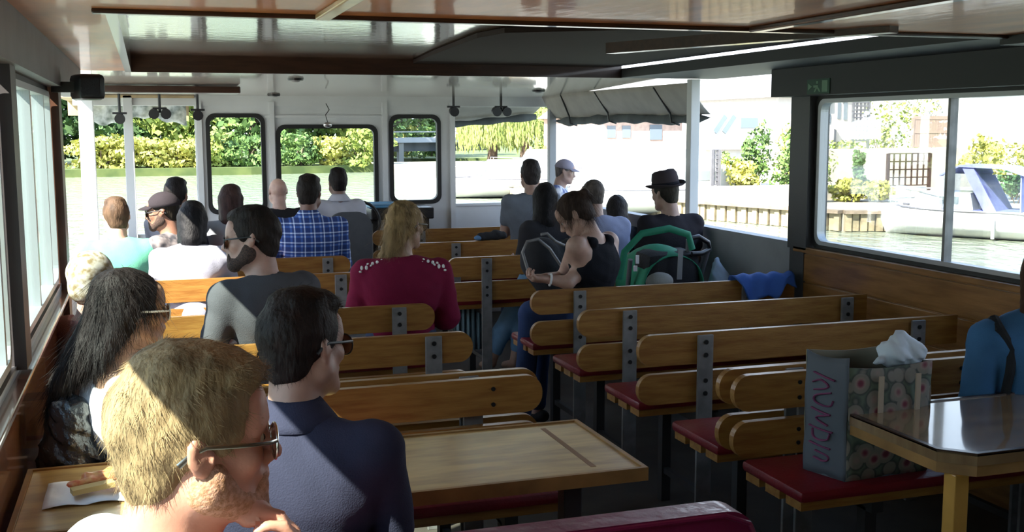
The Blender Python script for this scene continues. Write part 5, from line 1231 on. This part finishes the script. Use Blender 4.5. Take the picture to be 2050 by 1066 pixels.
# snack on the left table
q = onZ(175, 985, .712)
sn = wthing('sandwich_wrapper', 'open wrapper with an orange red snack on the sunlit left table', 'snack', (q[0], q[1], .71))
MB().grid(lambda u, v: (q[0]-.09+.20*u, q[1]-.10+.18*v, .7125+.012*abs(math.sin(u*7+v*4))*(.3+u*(1-u))), 16, 12).build('paper', M['paper'], sn, smooth=60, solid=.001)
V, Q = sdf_mesh([C(q+[-.03, -.03, .03], q+[.07, .01, .03], .012, .018, .01, .6, [0, 0, 1]), C(q+[.0, .0, .03], q+[.06, .03, .035], .014, .01, .01)], .004, noise=lambda G: .004*wob(G, 160)); o = link('filling', mesh_from(V, Q, 'f'), mat('orange_food', (.65, .13, .05), .4, c2=(.8, .4, .15), scale=60), sn, smooth=True); o.matrix_parent_inverse = Matrix.Translation(-sn.location)
MB().bar(q+[-.03, -.06, .022], q+[.06, -.035, .026], .03, .012).build('bread_crust', mat('crust', (.6, .42, .16), .7), sn)
# black glittering bag beside the long haired woman
q = P(140, 880, 2.96)
V, Q = sdf_mesh([C(q+[-.0, 0, .06], q+[.0, 0, -.06], .055, .075, .03), C(q+[-.02, 0, -.03], q+[.06, 0, -.06], .05, .05, .03)], .0055, noise=lambda G: .007*wob(G, 90)+.003*wob(G, 210))
o = link('shiny_black_bag', mesh_from(V, Q, 'b'), mat('shiny_black', (.015, .018, .022), .22, coat=.6, bump=.6, bscale=60), smooth=True); tag(o, 'shiny black crumpled bag between the left wall and the long haired woman', 'bag')
# striped teal skirt / bag seen beneath the aisle bench
q = P(945, 660, 6.5)
sk_ = MB()
def skf(u, v): return (q[0]-.10+.20*u, 6.55+.012*math.sin(u*38), q[2]+.14-.28*v)
st_m = mat('teal_stripe', (.22, .34, .38), .8, c2=(.10, .16, .20), scale=30, stretch=(1, 1, .02))
o = sk_.grid(skf, 50, 3).build('striped_cloth', st_m, smooth=60, solid=.006); tag(o, 'teal striped cloth hanging below the brown bench across the aisle', 'cloth')
# floral tote with tissue
tb = P(1640, 940, 2.80); 
fl = bpy.data.materials.new('floral_print'); fl.use_nodes = True; n = fl.node_tree; bsd = n.nodes['Principled BSDF']; bsd.inputs['Roughness'].default_value = .85
t = n.nodes.new('ShaderNodeTexCoord'); v1 = n.nodes.new('ShaderNodeTexVoronoi'); v1.inputs['Scale'].default_value = 19; n.links.new(t.outputs['Object'], v1.inputs[0])
r = n.nodes.new('ShaderNodeValToRGB'); e = r.color_ramp.elements; e[0].position = 0; e[0].color = (.10, .02, .03, 1); e[1].position = .75; e[1].color = (.10, .13, .09, 1)
for p_, c_ in ((.16, (.17, .03, .05)), (.3, (.26, .19, .16)), (.42, (.20, .18, .14)), (.56, (.19, .17, .14)), (.62, (.05, .06, .05))): q_ = e.new(p_); q_.color = (*c_, 1)
n.links.new(v1.outputs['Distance'], r.inputs[0]); n.links.new(r.outputs[0], bsd.inputs['Base Color'])
zb_, zt_ = .507, float(P(1690, 690, 2.86)[2])
x0 = float(P(1628, 930, 2.72)[0])
tote = wthing('floral_tote_bag', 'floral shopping tote with pink lettering on its grey side, on the right bench', 'bag', (x0+.17, 2.78, zb_))
yn, yf = 2.68, 2.83; wd = .32
x0 += .07
c4 = {'nl': (x0+.015, yn), 'nr': (x0+wd, yn+.02), 'fr': (x0+wd-.01, yf), 'fl': (x0-.03, yf)}
def pan(a, b, m, name, z1=zt_, bul=.012):
    a = np.array(a); b = np.array(b); d = b-a; nn2 = np.array([d[1], -d[0]])/np.linalg.norm(d)
    def f(u, v):
        p = a+d*u+nn2*bul*math.sin(u*math.pi)*math.sin(v*math.pi)*1.5+nn2*.003*math.sin(u*9+v*12); return (p[0], p[1], zb_+(z1-zb_)*v*(1-.03*math.sin(u*3.14)))
    return MB().grid(f, 14, 16).build(name, m, tote, smooth=60, solid=.004)
pan(c4['nl'], c4['nr'], fl, 'front_panel', zt_-.03); pan(c4['nr'], c4['fr'], fl, 'side_panel', zt_-.03)
pan(c4['fr'], c4['fl'], mat('olive_lining', (.20, .19, .14), .9), 'back_panel'); 
gs_m = mat('grey_side', (.10, .115, .135), .85); pan(c4['fl'], c4['nl'], gs_m, 'grey_side_panel')
MB().prism([c4['nl'], c4['nr'], c4['fr'], c4['fl']], .01, Matrix.Translation((0, 0, zb_-.002))).build('base', gs_m, tote)
# pink brush lettering running down the grey side
pinkm = mat('pink_letters', (.20, .05, .13), .8)
A2 = np.array(c4['fl']); B2 = np.array(c4['nl']); dd2 = B2-A2; n2 = np.array([dd2[1], -dd2[0]])/np.linalg.norm(dd2)
def sidept(u, v): p = A2+dd2*u+n2*(.006+.018*math.sin(u*math.pi)*math.sin(v*math.pi)); return (p[0], p[1], zb_+(zt_-zb_)*v)
strokes = [[(.25, .84), (.75, .80)], [(.25, .76), (.45, .80), (.7, .74), (.3, .70)], [(.7, .70), (.3, .66), (.3, .60), (.7, .58), (.75, .64)], [(.25, .55), (.7, .52)], [(.7, .52), (.3, .48), (.65, .43)],
           [(.2, .40), (.75, .38)], [(.3, .38), (.3, .30), (.65, .30), (.7, .37)], [(.2, .26), (.7, .24)], [(.35, .20), (.7, .18), (.6, .12), (.3, .14)]]
lt = MB()
for sk2 in strokes:
    for _ in range(2): sk2 = [sk2[0]]+[((a[0]*w1_+b[0]*(1-w1_)), (a[1]*w1_+b[1]*(1-w1_))) for a, b in zip(sk2[:-1], sk2[1:]) for w1_ in (.75, .25)]+[sk2[-1]]
    pp = []
    for (a, b), (c_, d_) in zip(sk2[:-1], sk2[1:]):
        for k in range(5): pp.append(sidept(a+(c_-a)*k/5, b+(d_-b)*k/5))
    pp.append(sidept(*sk2[-1])); lt.tube(pp, .0056, 6, flat=.5)
lt.build('pink_lettering', pinkm, tote)
cream = mat('cream_webbing', (.42, .33, .24), .8)
for (ya_, zz, w0, w1) in ((yn-.012, zt_-.11, .12, .22),):
    MB().bar((x0+w0, ya_, zt_-.06), (x0+w0, ya_, zt_-.19), .016, .006, up=(0, 1, 0)).build('handle_webbing', cream, tote); MB().bar((x0+w1+.03, ya_, zt_-.06), (x0+w1+.03, ya_, zt_-.19), .016, .006, up=(0, 1, 0)).build('handle_webbing', cream, tote)
MB().tube([(x0+.12, yn-.02, zb_+.16), (x0+.13, yn-.06, zb_+.10), (x0+.18, yn-.08, zb_+.075), (x0+.24, yn-.06, zb_+.075), (x0+.27, yn-.02, zb_+.12)], .006, 6).build('hanging_handle', cream, tote, smooth=60)
tq = np.array([x0+.25, yn+.08, zt_-.01])
V, Q = sdf_mesh([E(tq, np.array([.06, .04, .05]), None, .02), E(tq+[.04, -.01, -.01], np.array([.045, .035, .04]), None, .02), C(tq+[-.02, 0, .0], tq+[.0, 0, .05], .04, .015, .02), C(tq+[-.09, -.02, -.02], tq, .012, .03, .02)], .006, noise=lambda G: .010*wob(G, 75)+.004*wob(G, 170))
o = link('crumpled_tissue', mesh_from(V, Q, 't'), mat('tissue', (.62, .70, .78), .8)); tag(o, 'crumpled pale tissue stuffed in the top of the floral tote', 'tissue')
